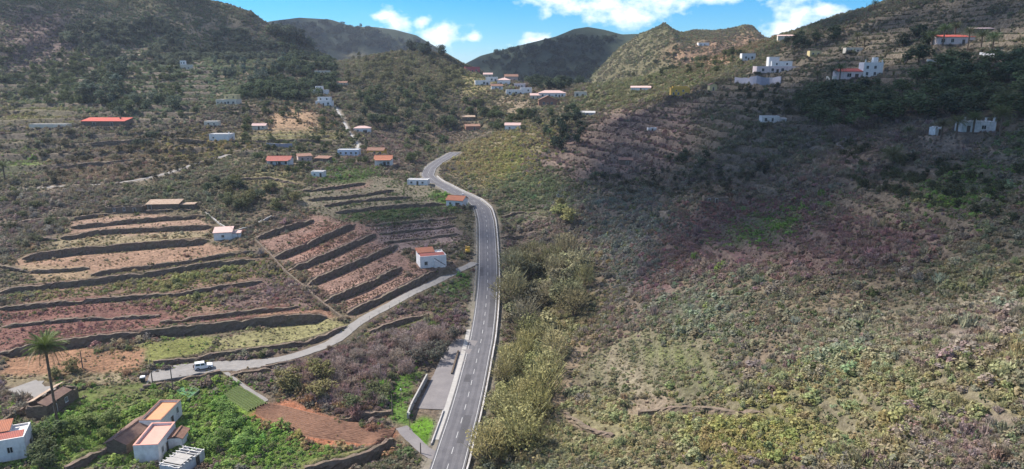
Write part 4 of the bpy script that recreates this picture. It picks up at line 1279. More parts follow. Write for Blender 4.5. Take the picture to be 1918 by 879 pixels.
DKG, MDG, OLV, BLG, YLW, PUR = (.034, .048, .026), (.062, .082, .034), (.115, .110, .048), (.052, .072, .056), (.165, .155, .062), (.125, .10, .088)
grove([(1500, 195), (1570, 175), (1690, 170), (1760, 130), (1918, 130), (1918, 235), (1800, 225), (1660, 235), (1580, 255), (1500, 235)], 95, 'round', 6, 9.5, DKG, 'dark evergreen tree in the dense wood below the right hand villa', 'trees of the dark wood below the villa', 'evergreen_tree', 1.5, col2=MDG, seed=1)
grove([(1690, 70), (1760, 85), (1740, 125), (1680, 120)], 6, 'round', 7, 10, DKG, 'dark tree left of the palm sheltered villa', 'trees left of the palm sheltered villa', 'evergreen_tree', 1.1, seed=2)
grove([(1460, 85), (1570, 50), (1610, 60), (1590, 75), (1470, 98)], 14, 'round', 5, 8, DKG, 'dark tree of the clump on the right hand crest', 'trees on the right hand crest', 'evergreen_tree', 1.2, seed=3)
grove([(150, 150), (230, 125), (245, 165), (235, 215), (160, 212)], 16, 'tall', 9, 13, DKG, 'tall dark tree of the left hillside grove', 'tall dark trees of the left grove', 'evergreen_tree', 1.5, col2=BLG, seed=4)
grove([(205, 195), (320, 175), (335, 212), (210, 222)], 17, 'low', 6, 9, MDG, 'bushy green tree at the foot of the left hillside grove', 'bushy trees at the foot of the left grove', 'bushy_tree', 1.0, col2=BLG, seed=5)
grove([(400, 120), (530, 112), (570, 140), (540, 160), (430, 165), (395, 150)], 26, 'tall', 7, 10, BLG, 'blue green pine on the slope above the yellow house', 'pines above the yellow house', 'pine_tree', 1.4, seed=6)
grove([(650, 185), (760, 165), (860, 190), (880, 225), (850, 268), (770, 275), (700, 262), (640, 222)], 46, 'round', 6, 10, DKG, 'dark green tree in the wooded hollow left of the upper road', 'trees of the wooded hollow', 'evergreen_tree', 1.1, col2=MDG, seed=7)
grove([(740, 270), (850, 262), (810, 300), (760, 310)], 10, 'low', 4, 6, MDG, 'bushy tree just left of where the road disappears', 'bushy trees beside the end of the road', 'bushy_tree', 1.0, seed=8)
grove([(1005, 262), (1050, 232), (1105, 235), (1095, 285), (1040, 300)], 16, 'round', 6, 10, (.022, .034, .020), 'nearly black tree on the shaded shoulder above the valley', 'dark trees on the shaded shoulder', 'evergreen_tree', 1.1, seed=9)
grove([(985, 215), (1090, 205), (1110, 222), (1000, 240)], 10, 'round', 5, 8, DKG, 'dark tree between the village and the shaded shoulder', 'trees below the village', 'evergreen_tree', 1.1, seed=10)
grove([(945, 500), (1075, 470), (1105, 540), (1085, 600), (1000, 650), (950, 590)], 20, 'loose', 8, 10.5, (.19, .17, .11), 'loose half bare willow in the stream bed beside the road', 'half bare willows along the stream', 'willow_tree', 1.25, col2=OLV, seed=11)
grove([(920, 700), (1000, 640), (1050, 650), (1030, 720), (990, 860), (905, 879), (900, 800)], 18, 'loose', 6.5, 9, (.20, .18, .09), 'yellowish stream side tree right of the lower road', 'yellowish trees right of the lower road', 'willow_tree', 1.4, col2=YLW, seed=12)
grove([(945, 510), (1065, 480), (1100, 550), (1080, 600), (1000, 650), (955, 600)], 15, 'round', 5.5, 8.5, (.165, .155, .085), 'rounded olive coloured tree in the stream bed beside the road', 'rounded olive trees along the stream', 'willow_tree', 1.35, col2=(.13, .13, .085), seed=31)
grove([(925, 700), (1000, 640), (1045, 650), (1025, 720), (985, 850), (910, 870), (905, 800)], 16, 'low', 4, 6.5, (.185, .175, .072), 'rounded yellow green bush right of the lower road', 'rounded bushes right of the lower road', 'bushy_tree', 1.0, col2=(.15, .15, .08), seed=32)
grove([(1035, 405), (1075, 398), (1085, 425), (1045, 430)], 3, 'round', 6, 8, YLW, 'pale yellow tree standing out beside the shaded slope', 'pale yellow trees right of the road bend', 'willow_tree', 1.3, seed=13)
grove([(380, 345), (440, 330), (560, 372), (540, 400), (430, 405), (390, 385)], 20, 'low', 4, 6, DKG, 'dark bushy tree in the thicket between ruin and vine terraces', 'thicket between ruin and vine terraces', 'bushy_tree', 1.1, col2=OLV, seed=14)
grove([(520, 710), (600, 700), (620, 745), (560, 762)], 5, 'low', 4, 5.5, (.115, .108, .045), 'olive coloured bushy tree above the ploughed field', 'olive bushes above the ploughed field', 'bushy_tree', 1.2, seed=15)
grove([(630, 735), (715, 735), (720, 772), (640, 775)], 5, 'low', 2.5, 4, (.085, .095, .045), 'grey green bushy tree beside the short dark wall', 'grey green bushes beside the short dark wall', 'bushy_tree', 1.1, seed=16)
grove([(560, 700), (700, 660), (840, 610), (870, 620), (800, 680), (730, 720), (600, 730)], 20, 'loose', 3.2, 5, (.185, .148, .130), 'leafless purplish shrub of the bank above the lay-by', 'leafless shrubs above the lay-by', 'leafless_shrub', 1.6, cat='shrub', seed=17)
grove([(800, 650), (870, 620), (850, 650), (800, 690), (770, 700)], 5, 'low', 3.5, 5, (.075, .072, .060), 'dark tree leaning over the upper end of the lay-by', 'dark trees beside the lay-by', 'bushy_tree', 1.1, seed=18)
grove([(0, 820), (60, 800), (120, 820), (90, 879), (40, 879)], 7, 'low', 3, 4.5, MDG, 'dense green bush beside the white house at the left edge', 'bushes beside the left edge house', 'garden_bush', 1.1, cat='bush', seed=19)
grove([(130, 770), (200, 740), (240, 760), (190, 830), (140, 850)], 9, 'low', 2.2, 3.6, (.11, .14, .045), 'tangled garden bush left of the sagging tiled roof', 'garden bushes left of the sagging roof', 'garden_bush', 1.2, cat='bush', seed=20)
grove([(350, 760), (440, 770), (480, 830), (400, 860), (360, 810)], 10, 'low', 2, 3.4, (.10, .16, .042), 'bright green garden bush right of the foreground houses', 'garden bushes right of the foreground houses', 'garden_bush', 1.2, cat='bush', seed=21)
grove([(130, 690), (100, 705), (115, 712), (140, 700)], 2, 'low', 2.5, 3.5, (.12, .11, .05), 'tan bush at the foot of the tall palm', 'tan bushes behind the tall palm', 'garden_bush', 1.2, cat='bush', seed=22)
grove([(0, 375), (110, 360), (120, 420), (60, 470), (0, 470)], 14, 'low', 2.5, 4, (.105, .095, .065), 'greyish bush at the left end of the ruin terraces', 'greyish bushes left of the ruin terraces', 'bushy_tree', 1.2, cat='bush', col2=(.075, .085, .042), seed=23)
grove([(1560, 215), (1600, 225), (1660, 250), (1640, 262), (1560, 262)], 5, 'loose', 4, 6, PUR, 'leafless greyish shrub below the dark villa wood', 'leafless shrubs below the villa wood', 'leafless_shrub', 1.5, cat='shrub', seed=24)
grove([(1230, 290), (1330, 290), (1320, 330), (1260, 330)], 6, 'round', 4, 6, DKG, 'dark tree on the mid right terraces', 'dark trees on the mid right terraces', 'evergreen_tree', 1.3, seed=25)
grove([(245, 260), (300, 255), (310, 272), (250, 278)], 4, 'low', 4, 5, DKG, 'dark bush below the long red roof', 'dark bushes below the long red roof', 'bushy_tree', 1.2, cat='bush', seed=26)

# woods too far and dense to count: crowns on the hills
rg = np.random.RandomState(77)
FOREST = [([(130, 40), (300, 45), (480, 60), (560, 110), (440, 115), (330, 125), (200, 110), (110, 90)], 480, (.095, .115, .08), 6.5),
          ([(500, 50), (620, 115), (640, 170), (560, 190), (440, 185), (540, 110)], 420, (.06, .085, .045), 7),
          ([(640, 110), (740, 100), (870, 130), (870, 190), (760, 170), (650, 160)], 420, (.115, .118, .06), 6),
          ([(880, 112), (1060, 72), (1160, 72), (1110, 150), (1050, 185), (960, 150)], 1500, (.05, .07, .045), 9),
          ([(500, 60), (530, 46), (620, 44), (700, 60), (780, 78), (830, 106), (760, 98), (640, 98), (560, 90)], 1600, (.05, .068, .05), 12),
          ([(130, 110), (340, 130), (400, 200), (330, 230), (140, 210)], 160, MDG, 5),
          ([(1160, 150), (1260, 90), (1420, 75), (1420, 100), (1290, 165), (1180, 195)], 170, (.07, .085, .035), 5),
          ([(0, 90), (150, 80), (150, 200), (0, 190)], 150, MDG, 5),
          ([(60, 240), (420, 240), (420, 330), (80, 345)], 220, (.085, .080, .05), 3.0),
          ([(430, 190), (660, 200), (720, 300), (560, 330), (430, 290)], 170, MDG, 3.6),
          ([(870, 190), (1000, 200), (980, 250), (880, 240)], 80, MDG, 5),
          ([(1100, 330), (1400, 310), (1560, 350), (1300, 390), (1150, 380)], 120, (.07, .075, .048), 2.6),
          ([(1560, 260), (1720, 300), (1918, 320), (1918, 420), (1600, 360)], 130, (.055, .07, .035), 2.6),
          ([(1380, 170), (1520, 160), (1500, 290), (1400, 280)], 70, (.06, .07, .04), 3.2)]
fp, fs, fc = [], [], []
for pix, n_, c_, h_ in FOREST:
    W = poly_world(pix)
    x = rg.uniform(W[:, 0].min(), W[:, 0].max(), n_ * 9); y = rg.uniform(W[:, 1].min(), W[:, 1].max(), n_ * 9)
    m = in_poly(W, x, y) & (fbm(x, y, 28, 2, 91) > -.25)
    x, y = x[m][:n_], y[m][:n_]
    if len(H):
        for s in H:
            o_ = np.hypot(x - s['p'][0], y - s['p'][1] - s['d'] * .2) > s['w'] * .75 + 1
            x, y = x[o_], y[o_]
    for k in range(len(x)):
        hh = h_ * rg.uniform(.6, 1.3)
        fp.append((x[k], y[k], float(zs(x[k], y[k])) - hh * .12)); fs.append((hh * 1.2, hh * 1.2, hh)); fc.append(np.array(c_) * rg.uniform(.65, 1.5))
fp, fs, fc = np.array(fp), np.array(fs), np.array(fc)
fr = np.zeros_like(fp); fr[:, 2] = rg.uniform(0, 6.28, len(fp))
pick = rg.randint(0, 3, len(fp))
for k in range(3):
    me = TREE_KINDS[('round', 'low', 'tall')[k]][1][1].copy(); me.materials.clear(); me.materials.append(M_BUSH)
    m = pick == k
    scatter('distant_woodland', me, M_BUSH, fp[m], fs[m], fr[m], fc[m])


# ------------------------------------------------------------------ palms
def frond_mesh(name, L, droop, nleaf=22, leaf=.55, seed=0):
    rg = np.random.RandomState(seed)
    V, F = [], []
    sp = []
    for k in range(10):
        t = k / 9
        sp.append(np.array((L * (t - .10 * t * t), 0, L * (.55 * t - droop * t * t))))
    for k in range(9):
        a, b = sp[k], sp[k + 1]
        w0, w1 = .05 * (1 - k / 10), .05 * (1 - (k + 1) / 10)
        q = len(V); V += [a + (0, -w0, 0), a + (0, w0, 0), b + (0, w1, 0), b + (0, -w1, 0)]; F.append((q, q + 1, q + 2, q + 3))
    for k in range(nleaf):
        t = .14 + .84 * k / (nleaf - 1)
        i = min(8, int(t * 9)); f = t * 9 - i
        p = sp[i] * (1 - f) + sp[i + 1] * f
        ln = leaf * (math.sin(math.pi * min(.97, t * .92 + .1)) ** .6) * rg.uniform(.85, 1.1)
        for sd in (-1, 1):
            tip = p + np.array((ln * .55, sd * ln * .75, -ln * (.22 + .3 * rg.rand())))
            q = len(V); V += [p + (-.055, 0, .01), p + (.055, 0, .01), tip]; F.append((q, q + 1, q + 2))
    return mesh(name, V, F)


def palm_crown(name, seed, n=52, L=4.2, leaf=.85):
    rg = np.random.RandomState(seed)
    V, F = [], []
    for k in range(n):
        el = (k / n) ** .8
        fm = frond_mesh('f', L * rg.uniform(.85, 1.05) * (.8 + .2 * math.sin(math.pi * el)), .30 + .75 * (1 - el) + rg.uniform(-.06, .06), 16, leaf, seed + k)
        M = Matrix.Rotation(k * 2.39996 + rg.uniform(-.1, .1), 4, 'Z') @ Matrix.Rotation(-(el * 1.15 - .35), 4, 'Y') @ Matrix.Translation((.12, 0, 0))
        q = len(V)
        V += [tuple(M @ v.co) for v in fm.vertices]; F += [tuple(i + q for i in p.vertices) for p in fm.polygons]
        bpy.data.meshes.remove(fm)
    return mesh(name, V, F)


def palm_trunk(name, h, r, seed):
    rg = np.random.RandomState(seed)
    b = MB(); pts, rad = [], []
    lean = rg.normal(size=2) * .015 * h
    for k in range(26):
        t = k / 25
        pts.append((lean[0] * t * t, lean[1] * t * t, -.5 + (h + .5) * t)); rad.append(r * (1.25 - .3 * min(1, t * 5)) * (1.0 + (.07 if k % 2 else -.03)) * (1.35 if t > .93 else 1))
    b.tube(pts, rad, 9)
    me = mesh(name, b.V, b.F, True); me.materials.append(M_BARK)
    return me, lean


CROWNS = [palm_crown('crown', 500 + 60 * k) for k in range(3)]
for c_ in CROWNS:
    c_.materials.append(M_PALM)


def palm(u, v, h, span, label, group=None, col=(.062, .078, .030), p=None):
    p = hit(u, v) if p is None else p
    e = empty('palm_tree', p, 0)
    tm, lean = palm_trunk('trunk', h, .30, int(u * 7 + v))
    link('trunk', tm, None, e)
    c = link('crown', random.choice(CROWNS), None, e)
    c.location = (lean[0], lean[1], h); c.rotation_euler = (0, 0, random.uniform(0, 6.28))
    s = span / 8.4; c.scale = (s, s, s * 1.05)
    c.color = (*[x * random.uniform(.85, 1.15) for x in col], 1)
    tag(e, label, 'palm', group)
    return e


def near_palm(u, v, h, L, label):
    """the tall palm of the foreground, every frond a part"""
    e = empty('palm_tree', hit(u, v), 0)
    tm, lean = palm_trunk('trunk', h, .25, 5)
    link('trunk', tm, None, e)
    fms = [frond_mesh('frond', L, .32 + .17 * k, 30, 1.0, 900 + k) for k in range(6)]
    for f in fms:
        f.materials.append(M_PALM)
    rg_ = random.Random(4)
    n = 62
    for k in range(n):
        el = (k / n) ** .8
        f = fms[min(5, int((1 - el) * 6))]
        o = link('frond', f, None, e)
        o.location = (lean[0], lean[1], h)
        o.rotation_euler = Euler((rg_.uniform(-.2, .2), -(el * 1.2 - .38), k * 2.39996 + rg_.uniform(-.1, .1)))
        sc = rg_.uniform(.85, 1.05); o.scale = (sc, sc, sc)
        g = rg_.uniform(.8, 1.25)
        c = (.085, .115, .028) if el > .25 else (.15, .115, .055)
        o.color = (c[0] * g, c[1] * g, c[2] * g, 1)
    tag(e, label, 'palm')


near_palm(109, 800, 17.0, 4.5, 'tall slender palm rising beside the abandoned stone house')
palm(10, 341, 7, 8, 'palm cut by the left edge beside a bright green patch')
palm(540, 374, 3.2, 7, 'short palm in the thicket above the vine terraces')
palm(1670, 312, 3.2, 10.5, 'squat wide palm alone on the shaded right slope', col=(.075, .085, .035))
palm(1305, 340, 2.8, 7, 'dark squat palm on the mid right terraces', col=(.045, .06, .03))
palm(1700, 268, 4, 5, 'slim palm left of the pale house under palms')
palm(1762, 262, 4.5, 7, 'leftmost of the palms crowding over the pale house')
palm(1790, 258, 4.5, 7.5, 'palm with yellowish fronds directly over the pale house', col=(.085, .085, .035))
palm(1822, 250, 4.5, 7, 'palm whose trunk crosses the wall of the pale house')
palm(1872, 258, 6.5, 9, 'large bushy palm right of the pale house', col=(.07, .085, .032))
palm(1880, 222, 6, 9, 'large palm uphill of the pale house at the right edge')
palm(1447, 222, 2.5, 5.5, 'small dark palm behind the white cube house', col=(.04, .05, .028))
for u, v, h, sp, lab in [(1745, 88, 5, 8, 'first palm from the left in front of the pink roofed villa'), (1766, 84, 7, 8.5, 'second palm from the left in front of the pink roofed villa'),
                         (1786, 82, 8, 8, 'tallest palm above the pink roofed villa'), (1812, 92, 7.5, 9, 'fourth palm from the left at the pink roofed villa'),
                         (1836, 98, 7, 9, 'dark palm between the pink roofed villa and the upper road'), (1857, 102, 6.5, 9, 'palm closest to the upper right road'),
                         (1530, 160, 5.5, 7, 'leftmost of the palms left of the right hand villa'), (1556, 158, 6.5, 8, 'middle palm left of the right hand villa'),
                         (1572, 156, 7, 7.5, 'rightmost palm standing against the long red roofed wing'), (1604, 88, 6, 8, 'palm above the weathered cream cottage'),
                         (1618, 92, 5, 7, 'palm right of the weathered cream cottage'), (1638, 17, 3.6, 7.5, 'left palm of the pair on the right hand skyline'),
                         (1671, 6, 3.6, 7.5, 'right palm of the pair on the right hand skyline'), (1898, 116, 3, 7, 'low palm just below the upper right road'),
                         (1030, 262, 5, 7, 'palm beside the dark trees of the shaded shoulder'), (560, 226, 6, 6, 'palm left of the path to the two storey white house')]:
    palm(u, v, h * .95, sp, lab, col=(.06, .078, .034))


# ------------------------------------------------------------------ surfaces of built things
def asphalt(c0, c1):
    def f(nt, b):
        a = noise_node(nt, .35, 5, .7); g = remap(nt, noise_node(nt, 9, 2, .6), .3, .7, .85, 1.15)
        col = mixc(nt, remap(nt, a, .35, .68, 0, 1), c0, c1)
        nt.links.new(mul_col(nt, col, g), b.inputs['Base Color'])
        bump(nt, b, noise_node(nt, 12, 2), .2, .02)
    return f


def stonework(nt, b):
    t = nd(nt, 'ShaderNodeTexCoord')
    v = nd(nt, 'ShaderNodeTexVoronoi'); v.inputs['Scale'].default_value = 2.4
    mp = nd(nt, 'ShaderNodeMapping'); mp.inputs['Scale'].default_value = (1, 1, 1.7)
    nt.links.new(t.outputs['Object'], mp.inputs[0]); nt.links.new(mp.outputs[0], v.inputs['Vector'])
    g = remap(nt, v.outputs['Color'], 0, 1, .55, 1.4)
    r = nd(nt, 'ShaderNodeRGB'); r.outputs[0].default_value = (.150, .108, .085, 1)
    n_ = remap(nt, noise_node(nt, .4, 4, .6), .4, .68, 0, .55)
    nt.links.new(mixc(nt, n_, mul_col(nt, r.outputs[0], g), (.13, .12, .07)), b.inputs['Base Color'])
    bump(nt, b, v.outputs['Distance'], -.9, .25)


def tiles(c0, c1, sc=2.2, mixp=(.38, .66)):
    def f(nt, b):
        t = nd(nt, 'ShaderNodeTexCoord')
        w = nd(nt, 'ShaderNodeTexWave', bands_direction='X'); w.inputs['Scale'].default_value = sc * .5
        w.inputs['Distortion'].default_value = .4
        nt.links.new(t.outputs['Object'], w.inputs['Vector'])
        a = remap(nt, noise_node(nt, 1.1, 6, .75), *mixp, 0, 1)
        s = remap(nt, w.outputs['Fac'], 0, 1, .72, 1.12)
        nt.links.new(mul_col(nt, mixc(nt, a, c0, c1), s), b.inputs['Base Color'])
        bump(nt, b, w.outputs['Fac'], .6, .06)
    return f


WM = {'white': worn('whitewash', (.74, .72, .70)), 'cream': worn('cream_render', (.62, .56, .46)), 'yellow': worn('yellow_render', (.62, .50, .26)),
      'grey': worn('grey_render', (.36, .36, .37)), 'stone': mat('rubble_stone', build=stonework), 'pink': worn('pink_render', (.52, .40, .36)),
      'ochre': worn('ochre_render', (.66, .41, .09)), 'bluewhite': worn('pale_blue_render', (.56, .63, .72)), 'redpaint': worn('red_paint', (.52, .12, .13)),
      'brick': worn('reddish_render', (.32, .16, .11)), 'greywhite': worn('greyed_whitewash', (.60, .60, .60), .65), 'pinkwhite': worn('pinkish_white_render', (.70, .58, .56)),
      'greypaint': worn('grey_concrete_wall', (.30, .30, .36), .8)}
TM = {'orange': mat('terracotta_tiles', build=tiles((.42, .16, .09), (.33, .14, .09))), 'red': mat('red_tiles', build=tiles((.42, .13, .10), (.30, .12, .10))),
      'redbright': mat('bright_red_roofing', build=tiles((.50, .09, .06), (.40, .10, .08))), 'brown': mat('brown_tiles', build=tiles((.20, .11, .08), (.30, .17, .12))),
      'pinkpale': mat('faded_pink_roofing', build=tiles((.62, .42, .38), (.52, .38, .34))), 'tanold': mat('old_tan_roofing', build=tiles((.42, .32, .24), (.26, .17, .12))),
      'brownold': mat('old_brown_tiles', build=tiles((.15, .09, .075), (.24, .155, .115))), 'orangeflat': worn('orange_terrace_coating', (.58, .26, .13), .85, .7, .8),
      'pinkflat': worn('pink_terrace_coating', (.62, .30, .24), .85, .7, .8), 'greyflat': worn('concrete_roof', (.42, .41, .40), .75)}
M_GLASS = mat('dark_glass', (.025, .03, .035), .15, spec=.5)
M_FRAME = mat('window_paint', (.55, .53, .50), .6)
M_DOOR = worn('door_paint', (.10, .075, .06), .7, .6)
M_DARK = mat('wood_old', (.10, .075, .055), .9)  # plain dark brown shared by old wood, posts, cables and other dark parts
M_ASPH = mat('asphalt', build=asphalt((.080, .078, .086), (.112, .108, .117)), rough=.85)
M_ASPH2 = mat('old_asphalt', build=asphalt((.150, .138, .140), (.195, .180, .178)), rough=.9)
M_CONC = worn('concrete', (.235, .222, .21), .75, .9, .7)
M_CONC2 = worn('pale_concrete', (.37, .355, .335), .75, .9, .9)
M_PAINT = worn('road_paint', (.50, .50, .49), .6, .7, 2.0)
M_PARA = worn('parapet_stone', (.46, .44, .43), .55, .9, 1.1, amount=.6)
M_METAL = mat('grey_metal', (.25, .25, .26), .45)
M_POLE = worn('weathered_pole', (.16, .13, .11), .7, .9, 2.0)


# ------------------------------------------------------------------ roads
def frame2(P):
    T = np.gradient(P[:, :2], axis=0); T /= np.linalg.norm(T, axis=1, keepdims=True) + 1e-9
    return np.stack([T[:, 1], -T[:, 0]], 1)      # points to the right of the walking direction


def ribbon(P, a, b, dz, name, m, parent=None, rough=0, seed=0, nx=5):
    """a strip between offsets a and b of line P"""
    Nn = frame2(P)
    rg_ = np.random.RandomState(seed)
    V, F = [], []
    for k in range(len(P)):
        j0, j1 = (rg_.normal(size=2) * rough) if rough else (0, 0)
        for q in range(nx):
            o = (a + j0) + (b + j1 - a - j0) * q / (nx - 1)
            V.append((P[k, 0] + Nn[k, 0] * o, P[k, 1] + Nn[k, 1] * o, P[k, 2] + dz))
    for k in range(len(P) - 1):
        for q in range(nx - 1):
            i = k * nx + q
            F.append((i, i + nx, i + nx + 1, i + 1))
    me = mesh(name, V, F)
    bm = bmesh.new(); bm.from_mesh(me); bmesh.ops.recalc_face_normals(bm, faces=bm.faces)
    if sum(f.normal.z for f in bm.faces) < 0:
        bmesh.ops.reverse_faces(bm, faces=bm.faces)
    bm.to_mesh(me); bm.free()
    return link(name, me, m, parent)


def side_of(P):
    """the road runs away from the camera: offsets to the right are positive"""
    return P


LIFT = .16
road = tag(ribbon(ROAD, -3.35, 3.35, LIFT, 'road', M_ASPH), kind='structure')
ribbon(ROAD, -3.02, -2.90, LIFT + .006, 'edge_line', M_PAINT, road, nx=2)
ribbon(ROAD, 2.90, 3.02, LIFT + .006, 'edge_line', M_PAINT, road, nx=2)
M_TRACK = mat('worn_asphalt', build=asphalt((.098, .095, .102), (.130, .125, .133)), rough=.8)
for k, o_ in enumerate((-2.25, -.85, .85, 2.25)):
    ribbon(ROAD, o_ - .28, o_ + .28, LIFT + .003, 'wheel_track', M_TRACK, road, .10, k, 3)
M_PATCH = mat('patched_asphalt', build=asphalt((.060, .058, .064), (.080, .078, .083)), rough=.9)
RS = resample(ROAD, .5)
for k, (i0, ln, a_, b_) in enumerate(((40, 14, -2.8, -1.2), (95, 24, .3, 1.9), (150, 9, -1.9, -.4), (215, 40, 1.2, 2.8), (290, 16, -2.7, -1.6))):
    ribbon(RS[i0:i0 + ln], a_, b_, LIFT + .0045, 'asphalt_patch', M_PATCH, road, .05, k, 3)
tag(ribbon(ROAD, -4.3, -3.2, LIFT - .05, 'verge', mat('dusty_verge', build=asphalt((.19, .165, .135), (.13, .12, .085))), rough=.22, seed=11), kind='structure')
k = 3
while k + 6 < len(RS):
    if RS[k, 1] < 330:
        ribbon(RS[k:k + 6], -.06, .06, LIFT + .006, 'lane_dash', M_PAINT, road, nx=2)
    else:
        ribbon(RS[k:k + 13], -.045, .045, LIFT + .006, 'lane_dash', M_PAINT, road, nx=2)
    k += 12
tag(ribbon(LANE, -1.75, 1.75, .12, 'lane', M_CONC, rough=.08, seed=2), kind='structure')
tag(ribbon(HILL, -1.25, 1.25, .10, 'hillside_track', M_CONC, rough=.12, seed=3), kind='structure')
tag(ribbon(PATHL, -.8, .8, .12, 'steep_path', M_CONC2, rough=.1, seed=4), kind='structure')
tag(ribbon(RIGHTL, -1.8, 1.8, .15, 'upper_road', M_CONC, rough=.1, seed=5), kind='structure')
tag(ribbon(YARD, -3.0, 3.0, .12, 'yard', M_CONC, rough=.3, seed=6), kind='structure')
tag(ribbon(BRANCH, -.5, .5, .12, 'garden_path', M_CONC, rough=.05, seed=7), kind='structure')
tag(ribbon(DRIVE, -1.3, 1.3, .128, 'driveway', M_ASPH2, rough=.05, seed=8), kind='structure')
tag(ribbon(LAYBY, -3.6, 3.2, .135, 'lay_by', M_ASPH2, rough=.03, seed=9), kind='structure')
# paved strip and kerb between lay-by and road
seg = [k for k in range(len(RS)) if 128 < RS[k, 1] < 186]
strip = tag(ribbon(RS[seg[0]:seg[-1]], -4.6, -3.45, LIFT + .02, 'pavement', M_CONC2, nx=3), kind='structure')


def solid_strip(P, off, th, h, z0, name, m, parent=None, jit=0, seed=0, tops=None):
    """a wall of thickness th along line P, built as a closed body"""
    Nn = frame2(P)
    rg_ = np.random.RandomState(seed)
    V, F = [], []
    L = len(P)
    for k in range(L):
        t0 = h if tops is None else tops[k]
        for o, z in ((off - th / 2, z0), (off - th / 2, t0), (off + th / 2, t0), (off + th / 2, z0)):
            jj_ = rg_.normal(size=3) * jit
            V.append((P[k, 0] + Nn[k, 0] * (o + jj_[0]), P[k, 1] + Nn[k, 1] * (o + jj_[1]), P[k, 2] + z + jj_[2]))
    for k in range(L - 1):
        for q in range(4):
            F.append((k * 4 + q, k * 4 + (q + 1) % 4, (k + 1) * 4 + (q + 1) % 4, (k + 1) * 4 + q))
    F += [(0, 1, 2, 3), ((L - 1) * 4 + 3, (L - 1) * 4 + 2, (L - 1) * 4 + 1, (L - 1) * 4)]
    b = MB(); b.add(V, F)
    return b.build(name, m, parent)


pe = empty('parapet', tuple(ROAD[4]))
tag(pe, 'pale stone parapet along the right edge of the main road', 'parapet')
for a_ in range(0, len(ROAD) - 1, 4):
    segp = ROAD[a_:a_ + 5].copy()
    if len(segp) < 2 or segp[0, 1] > 345:
        continue
    Q = segp.copy(); Q[:, :2] -= ROAD[4][:2]; Q[:, 2] -= ROAD[4][2]
    solid_strip(Q, 3.95, .34, .78 + .05 * math.sin(a_ * 1.7), -1.3, 'parapet_block', M_PARA, pe, .02, a_)
le = empty('crash_barrier', tuple(ROAD[50]))
tag(le, 'low metal crash barrier along the left edge of the main road', 'barrier')
rl = [k for k in range(len(RS)) if 205 < RS[k, 1] < 330]
Q = RS[rl[0]:rl[-1]].copy(); Q -= ROAD[50]
solid_strip(Q, -4.1, .06, .62 + LIFT, .34 + LIFT, 'rail', M_METAL, le)
for k in range(0, len(Q), 8):
    c_ = frame2(Q)[k]
    b = MB(); x, y, z = Q[k, 0] - c_[0] * 4.22, Q[k, 1] - c_[1] * 4.22, Q[k, 2]
    b.box(x - .06, x + .06, y - .06, y + .06, z - .5, z + .58 + LIFT).build('post', M_METAL, le)
seg2 = [k for k in range(len(RS)) if 158 < RS[k, 1] < 172]
tag(solid_strip(RS[seg2[0]:seg2[-1]], -5.35, .4, .55, -.3, 'kerb_wall', M_DARK), 'short dark wall between road and upper lay-by', 'wall')
seg3 = [k for k in range(len(RS)) if 126 < RS[k, 1] < 141]
tag(solid_strip(RS[seg3[0]:seg3[-1]], -4.6, .25, .5, -.4, 'kerb_wall', M_PARA), 'low grey wall between road and the bright green grass triangle', 'wall')
lw = pix_line([(800, 711), (786, 738), (770, 768), (764, 785)], 1.0, 2)
LWO = LAYBY
tag(solid_strip(lw, 0, .35, 1.5, -.6, 'retaining_wall', M_CONC2), 'pale topped wall on the left side of the lay-by', 'wall')


# ------------------------------------------------------------------ dry stone terrace walls
def stone_wall(P, h, label, seed):
    rg_ = np.random.RandomState(seed)
    P = resample(P, .9)
    Nn = frame2(P)                      # right of left-to-right = towards the viewer / downhill
    up_ = zs(P[:, 0] - Nn[:, 0] * 1.3, P[:, 1] - Nn[:, 1] * 1.3)
    dn_ = zs(P[:, 0] + Nn[:, 0] * 1.5, P[:, 1] + Nn[:, 1] * 1.5)
    top = np.maximum(up_, dn_ + .5) + .15
    for _ in range(12):
        top[1:-1] = top[:-2] * .25 + top[1:-1] * .5 + top[2:] * .25
    top = np.maximum(top, up_ - .25)
    o = P[0].copy()
    V, F = [], []
    L, NV = len(P), 4
    for k in range(L):
        tj = top[k] + rg_.normal() * .10 + .06 * math.sin(k * .9 + seed) - (.55 * max(0, math.sin(k * .21 + seed * 1.7)) ** 8)
        bz = min(dn_[k], up_[k]) - .5
        sec = []
        for q in range(NV + 1):
            f = q / NV
            sec.append((.95 - .22 * f + rg_.normal() * .12, bz + (tj - bz) * f + (rg_.normal() * .05 if 0 < q < NV else 0)))
        sec += [(-.05 + rg_.normal() * .06, tj + rg_.normal() * .08 - .02), (-.10, bz)]
        for off, z in sec:
            j = rg_.normal(size=2) * .03
            V.append((P[k, 0] + Nn[k, 0] * off + j[0] - o[0], P[k, 1] + Nn[k, 1] * off + j[1] - o[1], z - o[2]))
    NS = NV + 3
    for k in range(L - 1):
        for q in range(NS):
            F.append((k * NS + q, k * NS + (q + 1) % NS, (k + 1) * NS + (q + 1) % NS, (k + 1) * NS + q))
    F += [tuple(range(NS)), tuple(range(L * NS - 1, L * NS - NS - 1, -1))]
    b = MB(); b.add(V, F)
    ob = b.build('terrace_wall', WM['stone'])
    ob.location = o
    tag(ob, label, 'terrace wall', 'dry stone terrace walls of the left slope')


for k, ((pix, h, wv, lab), P_) in enumerate(zip(WALLS, wall_lines)):
    stone_wall(P_, h, lab, 50 + k)


